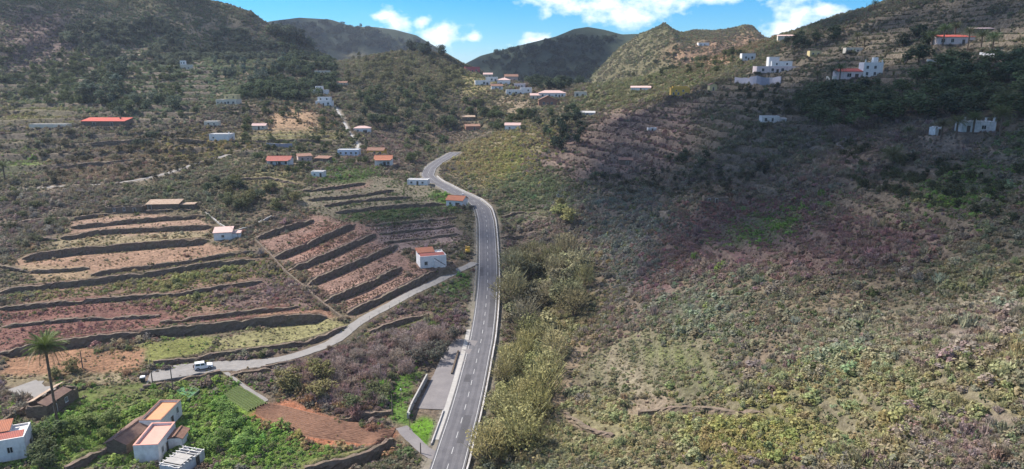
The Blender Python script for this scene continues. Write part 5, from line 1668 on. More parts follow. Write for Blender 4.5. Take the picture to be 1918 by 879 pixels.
def free_wall(pix, h, th, m, label, name='boundary_wall', jit=.05, step=1.0, group=None):
    P_ = pix_line(pix, step, 2)
    o = P_[0].copy(); rg_ = np.random.RandomState(int(pix[0][0]))
    zz = zs(P_[:, 0], P_[:, 1]); P_[:, 2] = zz
    ob = solid_strip(P_ - o, 0, th, h, -.8, name, m, None, jit, 3, tops=h + rg_.normal(size=len(P_)) * jit * 1.5)
    ob.location = o
    tag(ob, label, 'wall', group)
    return ob


free_wall([(478, 452), (505, 478), (535, 512), (570, 540), (606, 572), (648, 604)], .9, .55, WM['stone'], 'pale dry stone wall down the left edge of the vine terraces')
free_wall([(440, 436), (470, 428), (508, 408)], .9, .4, M_CONC2, 'pale wall slanting up from the pink roofed house')
free_wall([(385, 400), (410, 420), (440, 440)], .7, .4, M_CONC2, 'pale stepped wall beside the ends of the ruin terraces')
free_wall([(284, 716), (320, 711), (360, 704), (408, 696)], .35, .5, M_CONC, 'low parapet on the garden side of the lane by the white car')
free_wall([(0, 800), (30, 782), (66, 760), (96, 748)], 1.2, .5, WM['stone'], 'old stone wall running down to the left edge house')
free_wall([(490, 690), (520, 685), (552, 678)], .6, .5, WM['stone'], 'dark stone kerb wall on the lower side of the lane')
for pix, h, th, mk, lab in FARWALLS:
    free_wall(pix, h, th, WM[mk], lab, jit=.01, step=2.5)

# railing of slim posts on the valley side of the lane
fe = empty('lane_fence', tuple(LANE[8])); tag(fe, 'slim post fence along the valley side of the curving lane', 'fence')
Nn = frame2(LANE)
LQ = []
for k in range(4, len(LANE) - 36, 3):
    sgn = -1
    x, y = LANE[k, 0] + Nn[k, 0] * 1.62 * sgn - LANE[8, 0], LANE[k, 1] + Nn[k, 1] * 1.62 * sgn - LANE[8, 1]
    z = LANE[k, 2] - LANE[8, 2]
    MB().tube([(x, y, z - .5), (x, y, z + 1.1)], .045, 5).build('post', M_METAL, fe)
    LQ.append((x, y, z + .95))
MB().tube(LQ, .018, 4).build('wire', M_METAL, fe)


# ------------------------------------------------------------------ houses
def face_xf(s, face, pos):
    w, d = s['w'], s['d']
    if face == 'f':
        return Matrix.Translation((pos * w, 0, 0))
    if face == 'r':
        return Matrix.Translation((w / 2, d / 2 + pos * d, 0)) @ Matrix.Rotation(R(90), 4, 'Z')
    if face == 'l':
        return Matrix.Translation((-w / 2, d / 2 + pos * d, 0)) @ Matrix.Rotation(R(-90), 4, 'Z')
    return Matrix.Translation((pos * w, d, 0)) @ Matrix.Rotation(R(180), 4, 'Z')


def window(s, par, face, pos, z, ww, wh):
    M = face_xf(s, face, pos)
    b = MB()
    t = .09
    b.box(-ww / 2 - t, -ww / 2, -.09, .04, z - t, z + wh + t).box(ww / 2, ww / 2 + t, -.09, .04, z - t, z + wh + t)
    b.box(-ww / 2, ww / 2, -.088, .04, z + wh, z + wh + t).box(-ww / 2, ww / 2, -.088, .04, z - t, z).box(-.03, .03, -.06, .03, z, z + wh)
    fr = b.build('window', M_FRAME, par); fr.matrix_local = M
    p = MB().box(-ww / 2, ww / 2, -.02, .03, z, z + wh).build('pane', M_GLASS, fr)
    MB().box(-ww / 2 - .16, ww / 2 + .16, -.17, .02, z - t - .07, z - t).build('sill', M_FRAME, fr)


def door(s, par, face, pos, ww, wh):
    M = face_xf(s, face, pos)
    dr_ = MB().box(-ww / 2, ww / 2, -.04, .05, -.1, wh).build('door', M_DOOR, par); dr_.matrix_local = M
    MB().box(-ww / 2 - .1, -ww / 2, -.08, .04, -.1, wh + .1).box(ww / 2, ww / 2 + .1, -.08, .04, -.1, wh + .1).box(-ww / 2, ww / 2, -.078, .04, wh, wh + .1).build('door_frame', M_FRAME, dr_)


def ruin_walls(b, w, d, h, seed, th=.45):
    rg_ = random.Random(seed)

    def wall(x0, y0, x1, y1):
        L = math.hypot(x1 - x0, y1 - y0); n = max(3, int(L / .8))
        dx, dy = (x1 - x0) / L, (y1 - y0) / L
        nx_, ny_ = -dy * th / 2, dx * th / 2
        V, F = [], []
        for k in range(n + 1):
            t = L * k / n
            hh = h * (1 - .28 * rg_.random() ** 2)
            for sx in (-1, 1):
                V += [(x0 + dx * t + nx_ * sx, y0 + dy * t + ny_ * sx, -1.5), (x0 + dx * t + nx_ * sx, y0 + dy * t + ny_ * sx, hh)]
        for k in range(n):
            i = k * 4
            F += [(i, i + 1, i + 5, i + 4), (i + 2, i + 6, i + 7, i + 3), (i + 1, i + 3, i + 7, i + 5)]
        F += [(0, 2, 3, 1), (n * 4, n * 4 + 1, n * 4 + 3, n * 4 + 2)]
        b.add(V, F)
    e = th / 2
    wall(-w / 2, e, w / 2, e); wall(-w / 2, d - e, w / 2, d - e)
    wall(-w / 2 + e, th, -w / 2 + e, d - th); wall(w / 2 - e, th, w / 2 - e, d - th)


def gable_roof(w, d, h, rise, ov=.4, th=.14, along='x'):
    b = MB()
    if along == 'x':
        prof = [(-ov, h - ov * rise / (d / 2)), (d / 2, h + rise), (d + ov, h - ov * rise / (d / 2)), (d + ov, h - ov * rise / (d / 2) + th), (d / 2, h + rise + th * 1.3), (-ov, h - ov * rise / (d / 2) + th)]
        n = 6
        V = [(-w / 2 - ov, y, z) for y, z in prof] + [(w / 2 + ov, y, z) for y, z in prof]
        b.add(V, [(0, 1, 4, 5), (1, 2, 3, 4), (11, 10, 7, 6), (10, 9, 8, 7)] + [(k, n + k, n + (k + 1) % n, (k + 1) % n) for k in range(n)])
        for k in range(int((w + 2 * ov) / .5)):       # ridge cap
            x = -w / 2 - ov + k * .5
            b.box(x, x + .44, d / 2 - .14, d / 2 + .14, h + rise + th * 1.15, h + rise + th * 1.3 + .10)
    else:
        q = rise / (w / 2)
        prof = [(-w / 2 - ov, h - ov * q), (0, h + rise), (w / 2 + ov, h - ov * q), (w / 2 + ov, h - ov * q + th), (0, h + rise + th * 1.3), (-w / 2 - ov, h - ov * q + th)]
        n = 6
        V = [(x, -ov, z) for x, z in prof] + [(x, d + ov, z) for x, z in prof]
        b.add(V, [(0, 1, 4, 5), (1, 2, 3, 4), (11, 10, 7, 6), (10, 9, 8, 7)] + [(k, n + k, n + (k + 1) % n, (k + 1) % n) for k in range(n)])
    return b


def slab_roof(x0, x1, y0, y1, zf, zb, th=.14):
    b = MB()
    b.add([(x0, y0, zf), (x1, y0, zf), (x1, y1, zb), (x0, y1, zb), (x0, y0, zf + th), (x1, y0, zf + th), (x1, y1, zb + th), (x0, y1, zb + th)],
          [(0, 3, 2, 1), (4, 5, 6, 7), (0, 1, 5, 4), (1, 2, 6, 5), (2, 3, 7, 6), (3, 0, 4, 7)])
    return b


def parapet_ring(b, x0, x1, y0, y1, z0, z1, t=.22):
    b.box(x0, x1, y0, y0 + t, z0, z1).box(x0, x1, y1 - t, y1, z0, z1).box(x0, x0 + t, y0 + t, y1 - t, z0, z1).box(x1 - t, x1, y0 + t, y1 - t, z0, z1)
    return b


def build_house(s):
    lab = s['label']
    nm = 'ruin' if s['roof'] in ('none', 'collapsed') else 'shed' if 'shed' in lab or 'barn' in lab or 'garage' in lab or 'hut' in lab else 'house'
    cat = nm if nm != 'house' else 'villa' if 'villa' in lab else 'house'
    w, d, h = s['w'], s['d'], s['h']
    e = empty(nm, (s['p'][0], s['p'][1], s['p'][2]), s['yaw'])
    tag(e, lab, cat)
    wm = WM[s['wall']]; tm = TM[s.get('tile', 'greyflat')]
    rf, roof = s['roof'], None
    b = MB()
    if rf in ('none', 'collapsed', 'rafters'):
        ruin_walls(b, w, d, h, int(w * 100), .45 if rf != 'rafters' else .25)
    else:
        b.box(-w / 2, w / 2, 0, d, -1.6, h)
    rise = .0
    if rf == 'gable':
        rise = d * .22
        for x in (-w / 2, w / 2 - .2):
            b.add([(x, 0, h), (x, d, h), (x, d / 2, h + rise), (x + .2, 0, h), (x + .2, d, h), (x + .2, d / 2, h + rise)], [(0, 1, 2), (3, 5, 4), (0, 2, 5, 3), (1, 4, 5, 2), (0, 3, 4, 1)])
    if rf == 'gable_end':
        rise = w * .22
        for y in (0, d - .2):
            b.add([(-w / 2, y, h), (w / 2, y, h), (0, y, h + rise), (-w / 2, y + .2, h), (w / 2, y + .2, h), (0, y + .2, h + rise)], [(0, 2, 1), (3, 4, 5), (0, 3, 5, 2), (1, 2, 5, 4), (0, 1, 4, 3)])
    if rf in ('flat', 'terrace'):
        parapet_ring(b, -w / 2, w / 2, 0, d, h - .05, h + (.28 if rf == 'flat' else .5))
    if rf == 'shed':
        rise = d * .16
        b.add([(-w / 2, d * .02, h), (w / 2, d * .02, h), (w / 2, d, h), (-w / 2, d, h), (-w / 2, d, h + rise), (w / 2, d, h + rise)], [(0, 1, 5, 4), (2, 3, 4, 5), (0, 4, 3), (1, 2, 5), (0, 3, 2, 1)])
    b.build('wall', wm, e)
    if rf == 'gable':
        roof = gable_roof(w, d, h, rise).build('roof', tm, e)
    elif rf == 'gable_end':
        roof = gable_roof(w, d, h, rise, along='y').build('roof', tm, e)
    elif rf == 'shed':
        roof = slab_roof(-w / 2 - .3, w / 2 + .3, -.3, d + .3, h - .02, h + rise + .06).build('roof', tm, e)
    elif rf == 'hip':
        rise, ov = d * .2, .35
        m_ = MB()
        i = min(w, d) / 2
        m_.add([(-w / 2 - ov, -ov, h), (w / 2 + ov, -ov, h), (w / 2 + ov, d + ov, h), (-w / 2 - ov, d + ov, h), (-w / 2 + i, d / 2, h + rise), (w / 2 - i, d / 2, h + rise),
                (-w / 2 - ov, -ov, h - .12), (w / 2 + ov, -ov, h - .12), (w / 2 + ov, d + ov, h - .12), (-w / 2 - ov, d + ov, h - .12)],
               [(0, 1, 5, 4), (1, 2, 5), (2, 3, 4, 5), (3, 0, 4), (6, 7, 1, 0), (7, 8, 2, 1), (8, 9, 3, 2), (9, 6, 0, 3), (9, 8, 7, 6)])
        roof = m_.build('roof', tm, e)
    elif rf in ('flat', 'terrace'):
        roof = MB().box(-w / 2 + .22, w / 2 - .22, .22, d - .22, h - .04, h + .09).build('roof', TM[s.get('tile', 'greyflat')] if rf == 'terrace' else TM['greyflat'], e)
        if rf == 'terrace':
            parapet_ring(MB(), -w / 2 - .04, w / 2 + .04, -.04, d + .04, h + .5, h + .58, .3).build('coping', TM['brown'] if 'orange' in lab else TM['pinkflat'], e)
    elif rf == 'half':
        # a lower red roof over the front and a raised terracotta roof over the back
        hb = h + .7
        MB().box(-w / 2 + .02, w * .12, d * .48, d - .02, h - .1, hb).build('upper_storey', wm, e)
        roof = slab_roof(-w / 2 - .25, w * .12 + .25, d * .48 - .25, d + .3, hb, hb + .75).build('roof', TM['orange'], e)
        MB().add([], []) if False else None
        slab_roof(-w / 2 + .25, w / 2 - .3, .3, d * .48 - .3, h + .02, h + .5).build('roof', TM['red'], e)
        parapet_ring(MB(), -w / 2 + .001, w / 2 - .001, .001, d - .001, h - .02, h + .35).build('parapet', wm, e)
    elif rf == 'collapsed':
        rg_ = random.Random(3)
        for k in range(9):
            x = -w / 2 + .6 + k * (w - 1.2) / 8
            if k in (4, 7):
                continue
            MB().tube([(x, -.2, h), (x + rg_.uniform(-.1, .1), d / 2, h + 1.0 - rg_.random() * .5)], .07, 5).build('rafter', M_DARK, e)
            if k % 2 == 0:
                MB().tube([(x, d + .2, h), (x + rg_.uniform(-.2, .2), d / 2, h + 1.0)], .07, 5).build('rafter', M_DARK, e)
        roof = slab_roof(-w / 2 - .2, w * .28, -.35, d * .36, h + .02, h + .72, .1).build('roof', TM['brownold'], e)
        slab_roof(-w / 2 + .8, w / 2 + .2, d * .70, d + .3, h + .62, h + .02, .1).build('roof', TM['tanold'], e)
        MB().box(-w / 2 + .45, w / 2 - .45, .45, d - .45, -.3, .25).build('rubble', TM['tanold'], e)
    elif rf == 'rafters':
        for k in range(8):
            x = -w / 2 + .3 + k * (w - .6) / 7
            MB().box(x - .07, x + .07, -.25, d + .25, h + .0, h + .16).build('rafter', M_FRAME, e)
        for y in (.15, d / 2, d - .15):
            MB().box(-w / 2 - .2, w / 2 + .2, y - .07, y + .07, h - .14, h).build('purlin', M_FRAME, e)
        for k, (x0, x1, y0, y1) in enumerate(((-w * .40, -w * .14, .2, d - .4), (-w * .13, w * .10, .3, d - .9))):
            slab_roof(x0, x1, y0, y1, h + .17, h + .22, .05).build('roof_sheet', M_CONC2, e)
        MB().box(-w / 2 + .25, w / 2 - .25, .25, d - .25, -.3, .12).build('floor', M_DARK, e)
    if s.get('chimney') and roof is not None:
        z = h + rise
        MB().box(w * .28, w * .28 + .6, d * .6, d * .6 + .6, h - .2, z + .9).box(w * .28 - .08, w * .28 + .68, d * .6 - .08, d * .6 + .68, z + .9, z + 1.02).build('chimney', wm, roof)
    for up_ in ('upper', 'upper2'):
        if up_ in s:
            px, uw, ud, uh, um = s[up_]
            cx = px * w
            ub = MB().box(cx - uw / 2, cx + uw / 2, d - ud, d - .02, h - .05, h + uh)
            parapet_ring(ub, cx - uw / 2, cx + uw / 2, d - ud, d - .02, h + uh - .02, h + uh + .25)
            uo = ub.build('upper_storey', WM[um], e)
            MB().box(cx - uw / 2 + .22, cx + uw / 2 - .22, d - ud + .22, d - .24, h + uh - .02, h + uh + .08).build('roof', TM['pinkpale'] if 'villa' in lab else TM['greyflat'], uo)
            if uh > 2 and uw > 3:
                for q in (-.25, .25):
                    x = cx + q * uw
                    MB().box(x - .45, x + .45, d - ud - .03, d - ud + .04, h + .95, h + 2.1).build('window', M_GLASS, uo)
    if s.get('annexe'):
        aw = w * .45
        MB().box(w / 2 - .3, w / 2 + aw, d * .25, d * .85, -1.6, h * .72).build('annexe', wm, e)
        slab_roof(w / 2 + .003, w / 2 + aw + .2, d * .25 - .2, d * .85 + .2, h * .72 + .003, h * .72 + .2).build('annexe_roof', tm, e)
    if s.get('porch'):
        MB().box(-w * .45, w * .45, -1.9, -.01, -1.2, .04).build('porch_floor', M_CONC2, e)
        for x in (-w * .42, 0, w * .42):
            MB().box(x - .12, x + .12, -1.8, -1.56, .04, h - .42).build('pillar', wm, e)
        slab_roof(-w * .46, w * .46, -2.1, -.42, h - .42, h - .16).build('porch_roof', tm, e)
    if s.get('pillars'):
        for x in (-.42, -.1, .2, .44):
            MB().box(x * w - .22, x * w + .22, .3, .74, h + .09, h + 1.5).build('pillar', wm, e)
    if s.get('stair'):
        n_ = 9
        b = MB()
        for k in range(n_):
            b.box(w * .02 + k * .42, w * .02 + (k + 1) * .42, -.95, -.01, -1.2, h * .75 * (1 - (k + 1) / (n_ + 1)))
        b.build('stair', wm, e)
        MB().tube([(w * .02, -1.0, h * .8 + .5), (w * .02 + n_ * .42, -1.0, .7)], .10, 5).build('handrail', M_DARK, e)
    if s.get('lean'):
        gable_roof(w * .42, 2.6, 2.3, .5, .25, .12).build('lean_to_roof', TM['brown'], e).location = (w * .22, -2.65, 0)
        MB().box(w * .02, w * .42, -2.5, -.02, -1.4, 2.28).build('lean_to', wm, e)
    for a in s.get('wins', []):
        window(s, e, *a)
    for a in s.get('doors', []):
        door(s, e, *a)
    return e


for s in H:
    build_house(s)


# ------------------------------------------------------------------ fields, tank, plank pile
def patch(name, top, bot, m, n_rows, amp, nu=70, nv=72, lift=.06):
    """a cultivated plot between two edge lines, with raised rows running along it"""
    A, B = resample(pix_line(top, 1.0, 2), .1), resample(pix_line(bot, 1.0, 2), .1)
    fa = np.linspace(0, len(A) - 1, nu).astype(int); fb = np.linspace(0, len(B) - 1, nu).astype(int)
    V, F = [], []
    rg_ = np.random.RandomState(5)
    for j in range(nv):
        t = j / (nv - 1)
        for i in range(nu):
            x, y = (A[fa[i], :2] * (1 - t) + B[fb[i], :2] * t)
            edge = min(1, t * 20, (1 - t) * 20)
            wv = (.5 + .5 * math.cos(2 * math.pi * n_rows * t)) * amp * edge
            V.append((x, y, float(zs(x, y)) + lift * edge - .04 * (1 - edge) + wv + rg_.normal() * .025))
    for j in range(nv - 1):
        for i in range(nu - 1):
            k_ = j * nu + i
            F.append((k_, k_ + nu, k_ + nu + 1, k_ + 1))
    me = mesh(name, V, F)
    bm = bmesh.new(); bm.from_mesh(me); bmesh.ops.recalc_face_normals(bm, faces=bm.faces)
    if sum(f.normal.z for f in bm.faces) < 0:
        bmesh.ops.reverse_faces(bm, faces=bm.faces)
    bm.to_mesh(me); bm.free()
    return tag(link(name, me, m), kind='structure')


M_RED = worn('ploughed_red_soil', (.212, .116, .076), .7, .97, .9, (.20, .12, .08), .5)
M_CROP = worn('crop_leaves', (.105, .145, .045), .6, .9, 2.5, (.12, .12, .05), .4)
patch('ploughed_field', [(482, 757), (520, 757), (580, 772), (650, 790), (742, 801)], [(478, 776), (520, 797), (570, 818), (640, 828), (728, 836)], M_RED, 13, .20)
patch('vegetable_plot', [(448, 724), (475, 738), (502, 756)], [(417, 742), (440, 756), (464, 772)], M_CROP, 8, .5, 40, 64)

patch('forecourt', [(284, 690), (340, 683), (400, 677), (450, 674), (486, 673)], [(274, 721), (340, 707), (408, 696), (450, 694), (502, 690)], M_CONC, 1, .0, 40, 12, .15)

tk = [hit(*p) for p in ((330, 734), (346, 718), (374, 736), (352, 756))]
tz = max(p[2] for p in tk) + .25
tk0 = tk[0]
te = empty('water_tank', (tk0[0], tk0[1], tz)); tag(te, 'irrigation tank full of green water below the lane wall', 'water tank')
M_RIMG = worn('mossy_concrete', (.10, .14, .08), .7)
loc = [(p[0] - tk0[0], p[1] - tk0[1]) for p in tk]
for k in (1, 2):
    a_, b_ = Vector((*loc[k], 0)), Vector((*loc[(k + 1) % 4], 0))
    d_ = (b_ - a_).normalized(); nv_ = Vector((-d_.y, d_.x, 0)) * .10
    m_ = MB(); q_ = [a_ - nv_, b_ - nv_, b_ + nv_, a_ + nv_]
    m_.add([(p.x, p.y, -2.2) for p in q_] + [(p.x, p.y, .12 + .004 * k) for p in q_], [(0, 3, 2, 1), (4, 5, 6, 7), (0, 1, 5, 4), (1, 2, 6, 5), (2, 3, 7, 6), (3, 0, 4, 7)])
    m_.build('rim', M_RIMG, te)
link('water', mesh('water', [(x, y, -.12) for x, y in loc], [(0, 1, 2, 3)]), mat('green_water', (.06, .15, .06), .5, spec=.3), te)

pp = hit(1088, 752)
pe2 = empty('plank_pile', tuple(pp), R(-35)); tag(pe2, 'pile of pale planks and dark sheets on the grassy terrace', 'planks')
for k in range(5):
    o = MB().box(-1.3, 1.3, -.18, .18, 0, .07).build('plank', M_CONC2 if k % 2 == 0 else M_DARK, pe2)
    o.location = (.1 * k, .55 * k - 1.1, .12 + .10 * k); o.rotation_euler = (R(12), R(3 * k - 6), R(8 - 4 * k))


# ------------------------------------------------------------------ white off-roader on the lane
def make_car(u, v):
    M_BODY = mat('white_car_paint', (.78, .78, .77), .28, spec=.5)
    M_BLK = mat('black_rubber', (.02, .02, .02), .8)
    M_RIM = mat('steel_rim', (.35, .35, .36), .35)
    p = hit(u, v)
    k = int(np.argmin(np.hypot(LANE[:, 0] - p[0], LANE[:, 1] - p[1])))
    t = LANE[k - 1] - LANE[k + 1]
    yaw = math.atan2(t[1], t[0])
    nrm = frame2(LANE)[k]
    e = empty('car', (LANE[k, 0] + nrm[0] * .2, LANE[k, 1] + nrm[1] * .2, LANE[k, 2] + .125), yaw)
    tag(e, 'white boxy off-road car parked on the lane bend', 'car')
    hw = .84
    body = MB().prism([(-2.05, .38), (-2.08, .62), (-2.02, 1.06), (-1.2, 1.10), (.72, 1.08), (1.80, .98), (2.02, .86), (2.05, .40), (1.68, .36), (1.62, .62), (1.28, .76), (.94, .62), (.88, .36),
                         (-.88, .36), (-.94, .62), (-1.28, .76), (-1.62, .62), (-1.68, .36)], -hw, hw).build('body', M_BODY, e)
    cab = MB()
    c0 = [(-2.0, 1.07), (.74, 1.07), (.20, 1.72), (-1.85, 1.76)]
    wd = [hw - .03, hw - .03, hw - .16, hw - .16]
    V = [(x, -w_, z) for (x, z), w_ in zip(c0, wd)] + [(x, w_, z) for (x, z), w_ in zip(c0, wd)]
    cab.add(V, [(0, 1, 2, 3), (7, 6, 5, 4), (0, 4, 5, 1), (1, 5, 6, 2), (2, 6, 7, 3), (3, 7, 4, 0)])
    cb = cab.build('cabin', M_BODY, e)

    def lerp(a, b, f):
        return a + (b - a) * f
    for sd in (-1, 1):
        for (xa, xb) in ((-.62, .40), (-1.72, -.76)):
            q_ = []
            for (x, z) in ((xa, 1.14), (xb, 1.14), (xb - (.34 if xb > 0 else 0.03), 1.62), (xa + .02, 1.64)):
                wy = lerp(hw - .03, hw - .16, (z - 1.07) / .67) + .012
                q_.append((x, sd * wy, z))
            b = MB(); b.add(q_ + [(x, y - sd * .03, z) for x, y, z in q_], [(0, 1, 2, 3), (7, 6, 5, 4), (0, 4, 5, 1), (1, 5, 6, 2), (2, 6, 7, 3), (3, 7, 4, 0)])
            b.build('side_window', M_GLASS, cb)
    for (xa, za, xb, zb, nm_) in ((.70, 1.14, .27, 1.66, 'windscreen'), (-2.01, 1.16, -1.89, 1.66, 'rear_window')):
        ox = .02 if xa > 0 else -.02
        w0, w1 = hw - .13, hw - .22
        q_ = [(xa + ox, -w0, za), (xa + ox, w0, za), (xb + ox, w1, zb), (xb + ox, -w1, zb)]
        b = MB(); b.add(q_ + [(x - ox * 1.5, y, z) for x, y, z in q_], [(0, 1, 2, 3), (7, 6, 5, 4), (0, 4, 5, 1), (1, 5, 6, 2), (2, 6, 7, 3), (3, 7, 4, 0)])
        b.build(nm_, M_GLASS, cb)
    for x in (-1.28, 1.28):
        for sd in (-1, 1):
            w_ = empty('wheel', (0, 0, 0)); w_.parent = e; w_.location = (x, sd * (hw - .1), .34)
            MB().tube([(0, -.11, 0), (0, .11, 0)], .34, 18).build('tyre', M_BLK, w_)
            MB().tube([(0, -.115, 0), (0, .115, 0)], .19, 12).build('rim', M_RIM, w_)
    MB().box(1.98, 2.14, -hw + .02, hw - .02, .38, .56).build('bumper', M_BLK, e)
    MB().box(-2.2, -2.06, -hw + .02, hw - .02, .40, .58).build('bumper', M_BLK, e)
    for sd in (-1, 1):
        MB().tube([(1.98, sd * .6, .74), (2.06, sd * .6, .74)], .11, 10).build('headlight', mat('lamp_glass', (.6, .6, .58), .1), e)
        MB().box(-2.11, -2.04, sd * .7 - .07, sd * .7 + .07, .72, 1.0).build('tail_light', mat('red_lens', (.35, .02, .02), .2), e)
        MB().box(.42, .54, sd * (hw + .06) - .08, sd * (hw + .06) + .08, 1.12, 1.28).build('mirror', M_BLK, e)
    MB().tube([(-2.30, 0, .95), (-2.12, 0, .95)], .33, 16).build('spare_wheel', M_BLK, e)
    MB().box(1.92, 2.045, -.42, .42, .64, .84).build('grille', M_BLK, e)


make_car(378, 688)

# waste bin at the end of the lane
bp = hit(268, 715)
be = empty('waste_bin', tuple(bp), R(20)); tag(be, 'dark waste container with a white lid at the end of the lane', 'bin')
b = MB()
b.add([(-.42, -.36, .12), (.42, -.36, .12), (.42, .36, .12), (-.42, .36, .12), (-.55, -.48, 1.05), (.55, -.48, 1.05), (.55, .48, 1.05), (-.55, .48, 1.05)],
      [(0, 3, 2, 1), (4, 5, 6, 7), (0, 1, 5, 4), (1, 2, 6, 5), (2, 3, 7, 6), (3, 0, 4, 7)])
b.build('container', mat('dark_plastic', (.035, .045, .04), .6), be)
MB().prism([(-.6, 1.055), (.6, 1.055), (.45, 1.30), (-.45, 1.30)], -.52, .52).build('lid', mat('white_plastic', (.75, .75, .73), .5), be)
for x in (-.36, .36):
    for y in (-.3, .3):
        MB().tube([(x, y - .05, .1), (x, y + .05, .1)], .1, 8).build('wheel', M_DARK, be)

# yellow digger beside the main road
dp = hit(876, 474)
de = empty('digger', tuple(dp), R(96)); tag(de, 'small ochre yellow digger parked on the verge beside the main road', 'digger')
M_YEL = worn('yellow_machine_paint', (.58, .36, .055), .7, .5, 2.0)
for sd in (-1, 1):
    MB().prism([(-1.2, .0), (1.2, .0), (1.4, .28), (1.2, .55), (-1.2, .55), (-1.4, .28)], sd * .75 - .2, sd * .75 + .2).build('track', M_DARK, de)
MB().prism([(-1.35, .6), (.9, .6), (.9, 1.15), (.2, 1.3), (-1.35, 1.35)], -.85, .85).build('body', M_YEL, de)
cbn = MB().prism([(-.55, 1.28), (.62, 1.28), (.5, 2.35), (-.5, 2.45)], -.75, .25).build('cabin', M_YEL, de)
MB().prism([(-.42, 1.55), (.5, 1.55), (.42, 2.2), (-.4, 2.28)], -.775, -.752).build('window', M_GLASS, cbn)
MB().prism([(-.42, 1.55), (.5, 1.55), (.42, 2.2), (-.4, 2.28)], .252, .275).build('window', M_GLASS, cbn)
MB().tube([(.7, .5, 1.1), (1.5, .5, 2.3), (2.3, .5, 2.2)], [.17, .15, .12], 6).build('boom', M_YEL, de)
MB().tube([(2.25, .5, 2.25), (2.6, .5, 1.0)], .11, 6).build('arm', M_YEL, de)
MB().prism([(2.25, .5), (2.9, .45), (2.95, .9), (2.55, 1.15), (2.45, .8)], .15, .85).build('bucket', M_DARK, de)


# ------------------------------------------------------------------ poles and lamp posts
def pole(u, v, h, label, lamp=False, arm=False):
    p = hit(u, v)
    e = empty('lamp_post' if lamp else 'utility_pole', tuple(p), random.uniform(-.5, .5)); tag(e, label, 'lamp post' if lamp else 'pole')
    MB().tube([(0, 0, -.5), (0, 0, h * .5), (0, 0, h)], [.14, .12, .09] if not lamp else [.08, .06, .05], 7).build('pole', M_POLE if not lamp else M_DARK, e)
    if lamp:
        MB().tube([(0, 0, h), (0, 0, h + .12), (0, 0, h + .42), (0, 0, h + .5)], [.08, .2, .16, .05], 9).build('lamp_head', mat('lamp_glass_white', (.6, .58, .52), .3), e)
    if arm:
        MB().box(-.7, .7, -.05, .05, h - .5, h - .4).build('crossarm', M_POLE, e)
        for x in (-.6, 0, .6):
            MB().tube([(x, 0, h - .4), (x, 0, h - .22)], .04, 5).build('insulator', M_FRAME, e)


pole(286, 720, 6.0, 'dark pole between the waste container and the lane')
pole(324, 731, 6.0, 'thin pole standing in front of the lane parapet')
pole(714, 720, 5.5, 'pole on the shrubby bank above the lay-by', arm=True)
pole(752, 764, 4.2, 'lamp post on the grass left of the lay-by wall', lamp=True)
pole(768, 806, 3.6, 'lamp post at the corner of the bright green grass', lamp=True)
pole(735, 778, 5.0, 'dark post at the right end of the short dark wall')
pole(155, 690, 4.5, 'thin post in the bare soil strip right of the tall palm')
pole(413, 418, 5.5, 'pole above the small pink roofed house', arm=True)
pole(448, 468, 6.0, 'pole right of the small pink roofed house', arm=True)
pole(587, 556, 6.5, 'pole on the left edge of the vine terraces', arm=True)
pole(525, 296, 8.0, 'pole behind the white bungalow with the long red roof', arm=True)
pole(43, 764, 3.0, 'wooden post by the abandoned stone house')
pole(1622, 23, 6.0, 'thin pole on the skyline left of the palm pair')
pole(788, 850, 2.4, 'slim dark post beside the driveway')


def cable(u0, v0, h0, u1, v1, h1, label):
    a, b = Vector(hit(u0, v0)), Vector(hit(u1, v1))
    a.z += h0; b.z += h1
    pts = [a.lerp(b, k / 12) - Vector((0, 0, 4 * .9 * (k / 12) * (1 - k / 12))) for k in range(13)]
    c = MB().tube([p - a for p in pts], .022, 4).build('cable', M_DARK); c.location = a
    tag(c, label, 'cable')


cable(413, 418, 5.2, 448, 468, 5.7, 'sagging cable between the poles of the pink roofed house')
cable(448, 468, 5.7, 587, 556, 6.2, 'long cable crossing above the vine terraces')
cable(286, 720, 5.8, 324, 731, 5.8, 'short cable between the two lane poles')
cable(714, 720, 5.2, 587, 556, 6.2, 'cable from the shrubby bank to the vine terraces')

# ------------------------------------------------------------------ clouds that shade the valley
def cloud(target, alt, rx, ry, n, label, seed, rz=45):
    """a bank of cloud high on the sun's side; target = ground point at the middle of its shadow"""
    rg_ = np.random.RandomState(seed)
    t = (alt - target[2]) / TO_SUN.z
    c = Vector(target) + TO_SUN * t
    e = empty('cloud', tuple(c)); tag(e, label, 'cloud', kind='stuff')
    ico = bmesh.new(); bmesh.ops.create_icosphere(ico, subdivisions=2, radius=1.0)
    base = [v.co.copy() for v in ico.verts]; faces = [[v.index for v in f.verts] for f in ico.faces]; ico.free()
    b = MB()
    for k in range(n):
        a, q = rg_.uniform(0, 6.28), math.sqrt(rg_.uniform(0, 1))
        r = rg_.uniform(.10, .24) * (1.15 - .6 * q)
        px, py = math.cos(a) * q * rx, math.sin(a) * q * ry
        rr = r * (rx + ry) / 2
        pz = rg_.uniform(-.2, .7) * rz * (1 - q * q)
        b.add([(px + v.x * rr * (1 + .15 * math.sin(7 * v.y + k)), py + v.y * rr * (1 + .15 * math.sin(6 * v.z + k)), pz + v.z * rr * .6) for v in base], faces)
    me = mesh('puffs', b.V, b.F, True)
    o = link('puffs', me, M_CLOUD, e); o['kind'] = 'stuff'
    return e


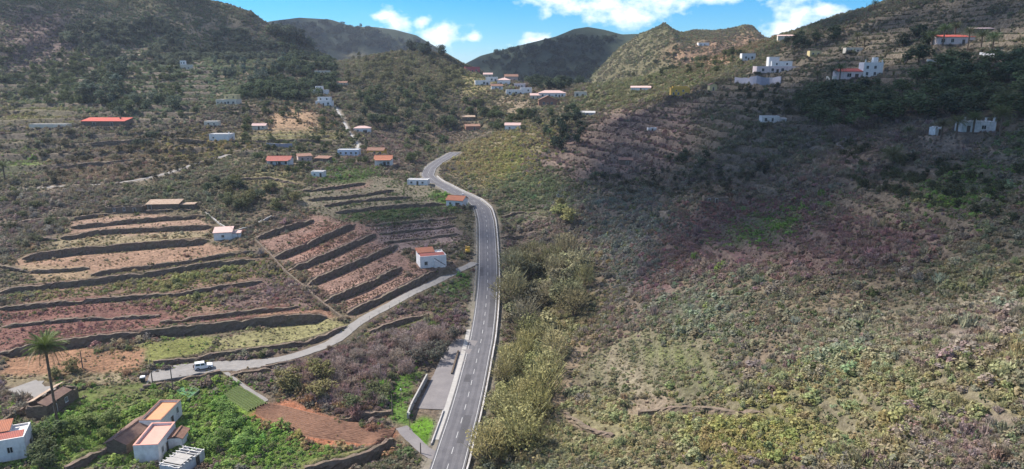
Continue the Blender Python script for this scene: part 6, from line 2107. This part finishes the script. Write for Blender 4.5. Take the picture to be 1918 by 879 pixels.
m = bpy.data.materials.new('cloud_vapour'); m.use_nodes = True
nt = m.node_tree; nt.nodes.clear()
o_ = nd(nt, 'ShaderNodeOutputMaterial'); mx = nd(nt, 'ShaderNodeMixShader'); tr = nd(nt, 'ShaderNodeBsdfTransparent'); tl = nd(nt, 'ShaderNodeBsdfTranslucent'); df = nd(nt, 'ShaderNodeBsdfDiffuse'); mx2 = nd(nt, 'ShaderNodeMixShader')
tl.inputs['Color'].default_value = (.9, .9, .92, 1); df.inputs['Color'].default_value = (.9, .9, .92, 1)
mx.inputs[0].default_value = .27
nt.links.new(tl.outputs[0], mx2.inputs[1]); nt.links.new(df.outputs[0], mx2.inputs[2]); mx2.inputs[0].default_value = .5
nt.links.new(tr.outputs[0], mx.inputs[1]); nt.links.new(mx2.outputs[0], mx.inputs[2]); nt.links.new(mx.outputs[0], o_.inputs['Surface'])
M_CLOUD = m
ALT = 1500
cloud((118, 285, 65), ALT, 118, 165, 190, 'broad bank of cloud high above the right hand slope', 1)
cloud((-38, 262, 38), ALT, 46, 52, 70, 'small ragged cloud beside the broad bank', 2)
cloud((270, 420, 110), ALT, 120, 110, 120, 'cloud trailing behind the broad bank', 3)
cloud((70, 1180, 110), ALT, 230, 190, 120, 'cloud above the dark far ridge', 4)
cloud((-560, 800, 170), ALT, 260, 150, 90, 'thin cloud above the high left hill', 5)
cloud((-600, 1600, 200), ALT, 300, 200, 90, 'cloud above the far left mountain', 6)

# ------------------------------------------------------------------ air
hz = MB().box(-GX.max() - 50, GX.max() + 50, -60, GY.max() + 50, GZ.min() - 1, max(GZ.max(), 200) + 16).build('haze', None)
hz['kind'] = 'stuff'
m = bpy.data.materials.new('haze'); m.use_nodes = True
nt = m.node_tree; nt.nodes.clear()
o_ = nd(nt, 'ShaderNodeOutputMaterial'); pv = nd(nt, 'ShaderNodeVolumePrincipled')
pv.inputs['Color'].default_value = (.72, .82, 1.0, 1); pv.inputs['Density'].default_value = .00008; pv.inputs['Anisotropy'].default_value = .1
nt.links.new(pv.outputs[0], o_.inputs['Volume'])
hz.data.materials.append(m)
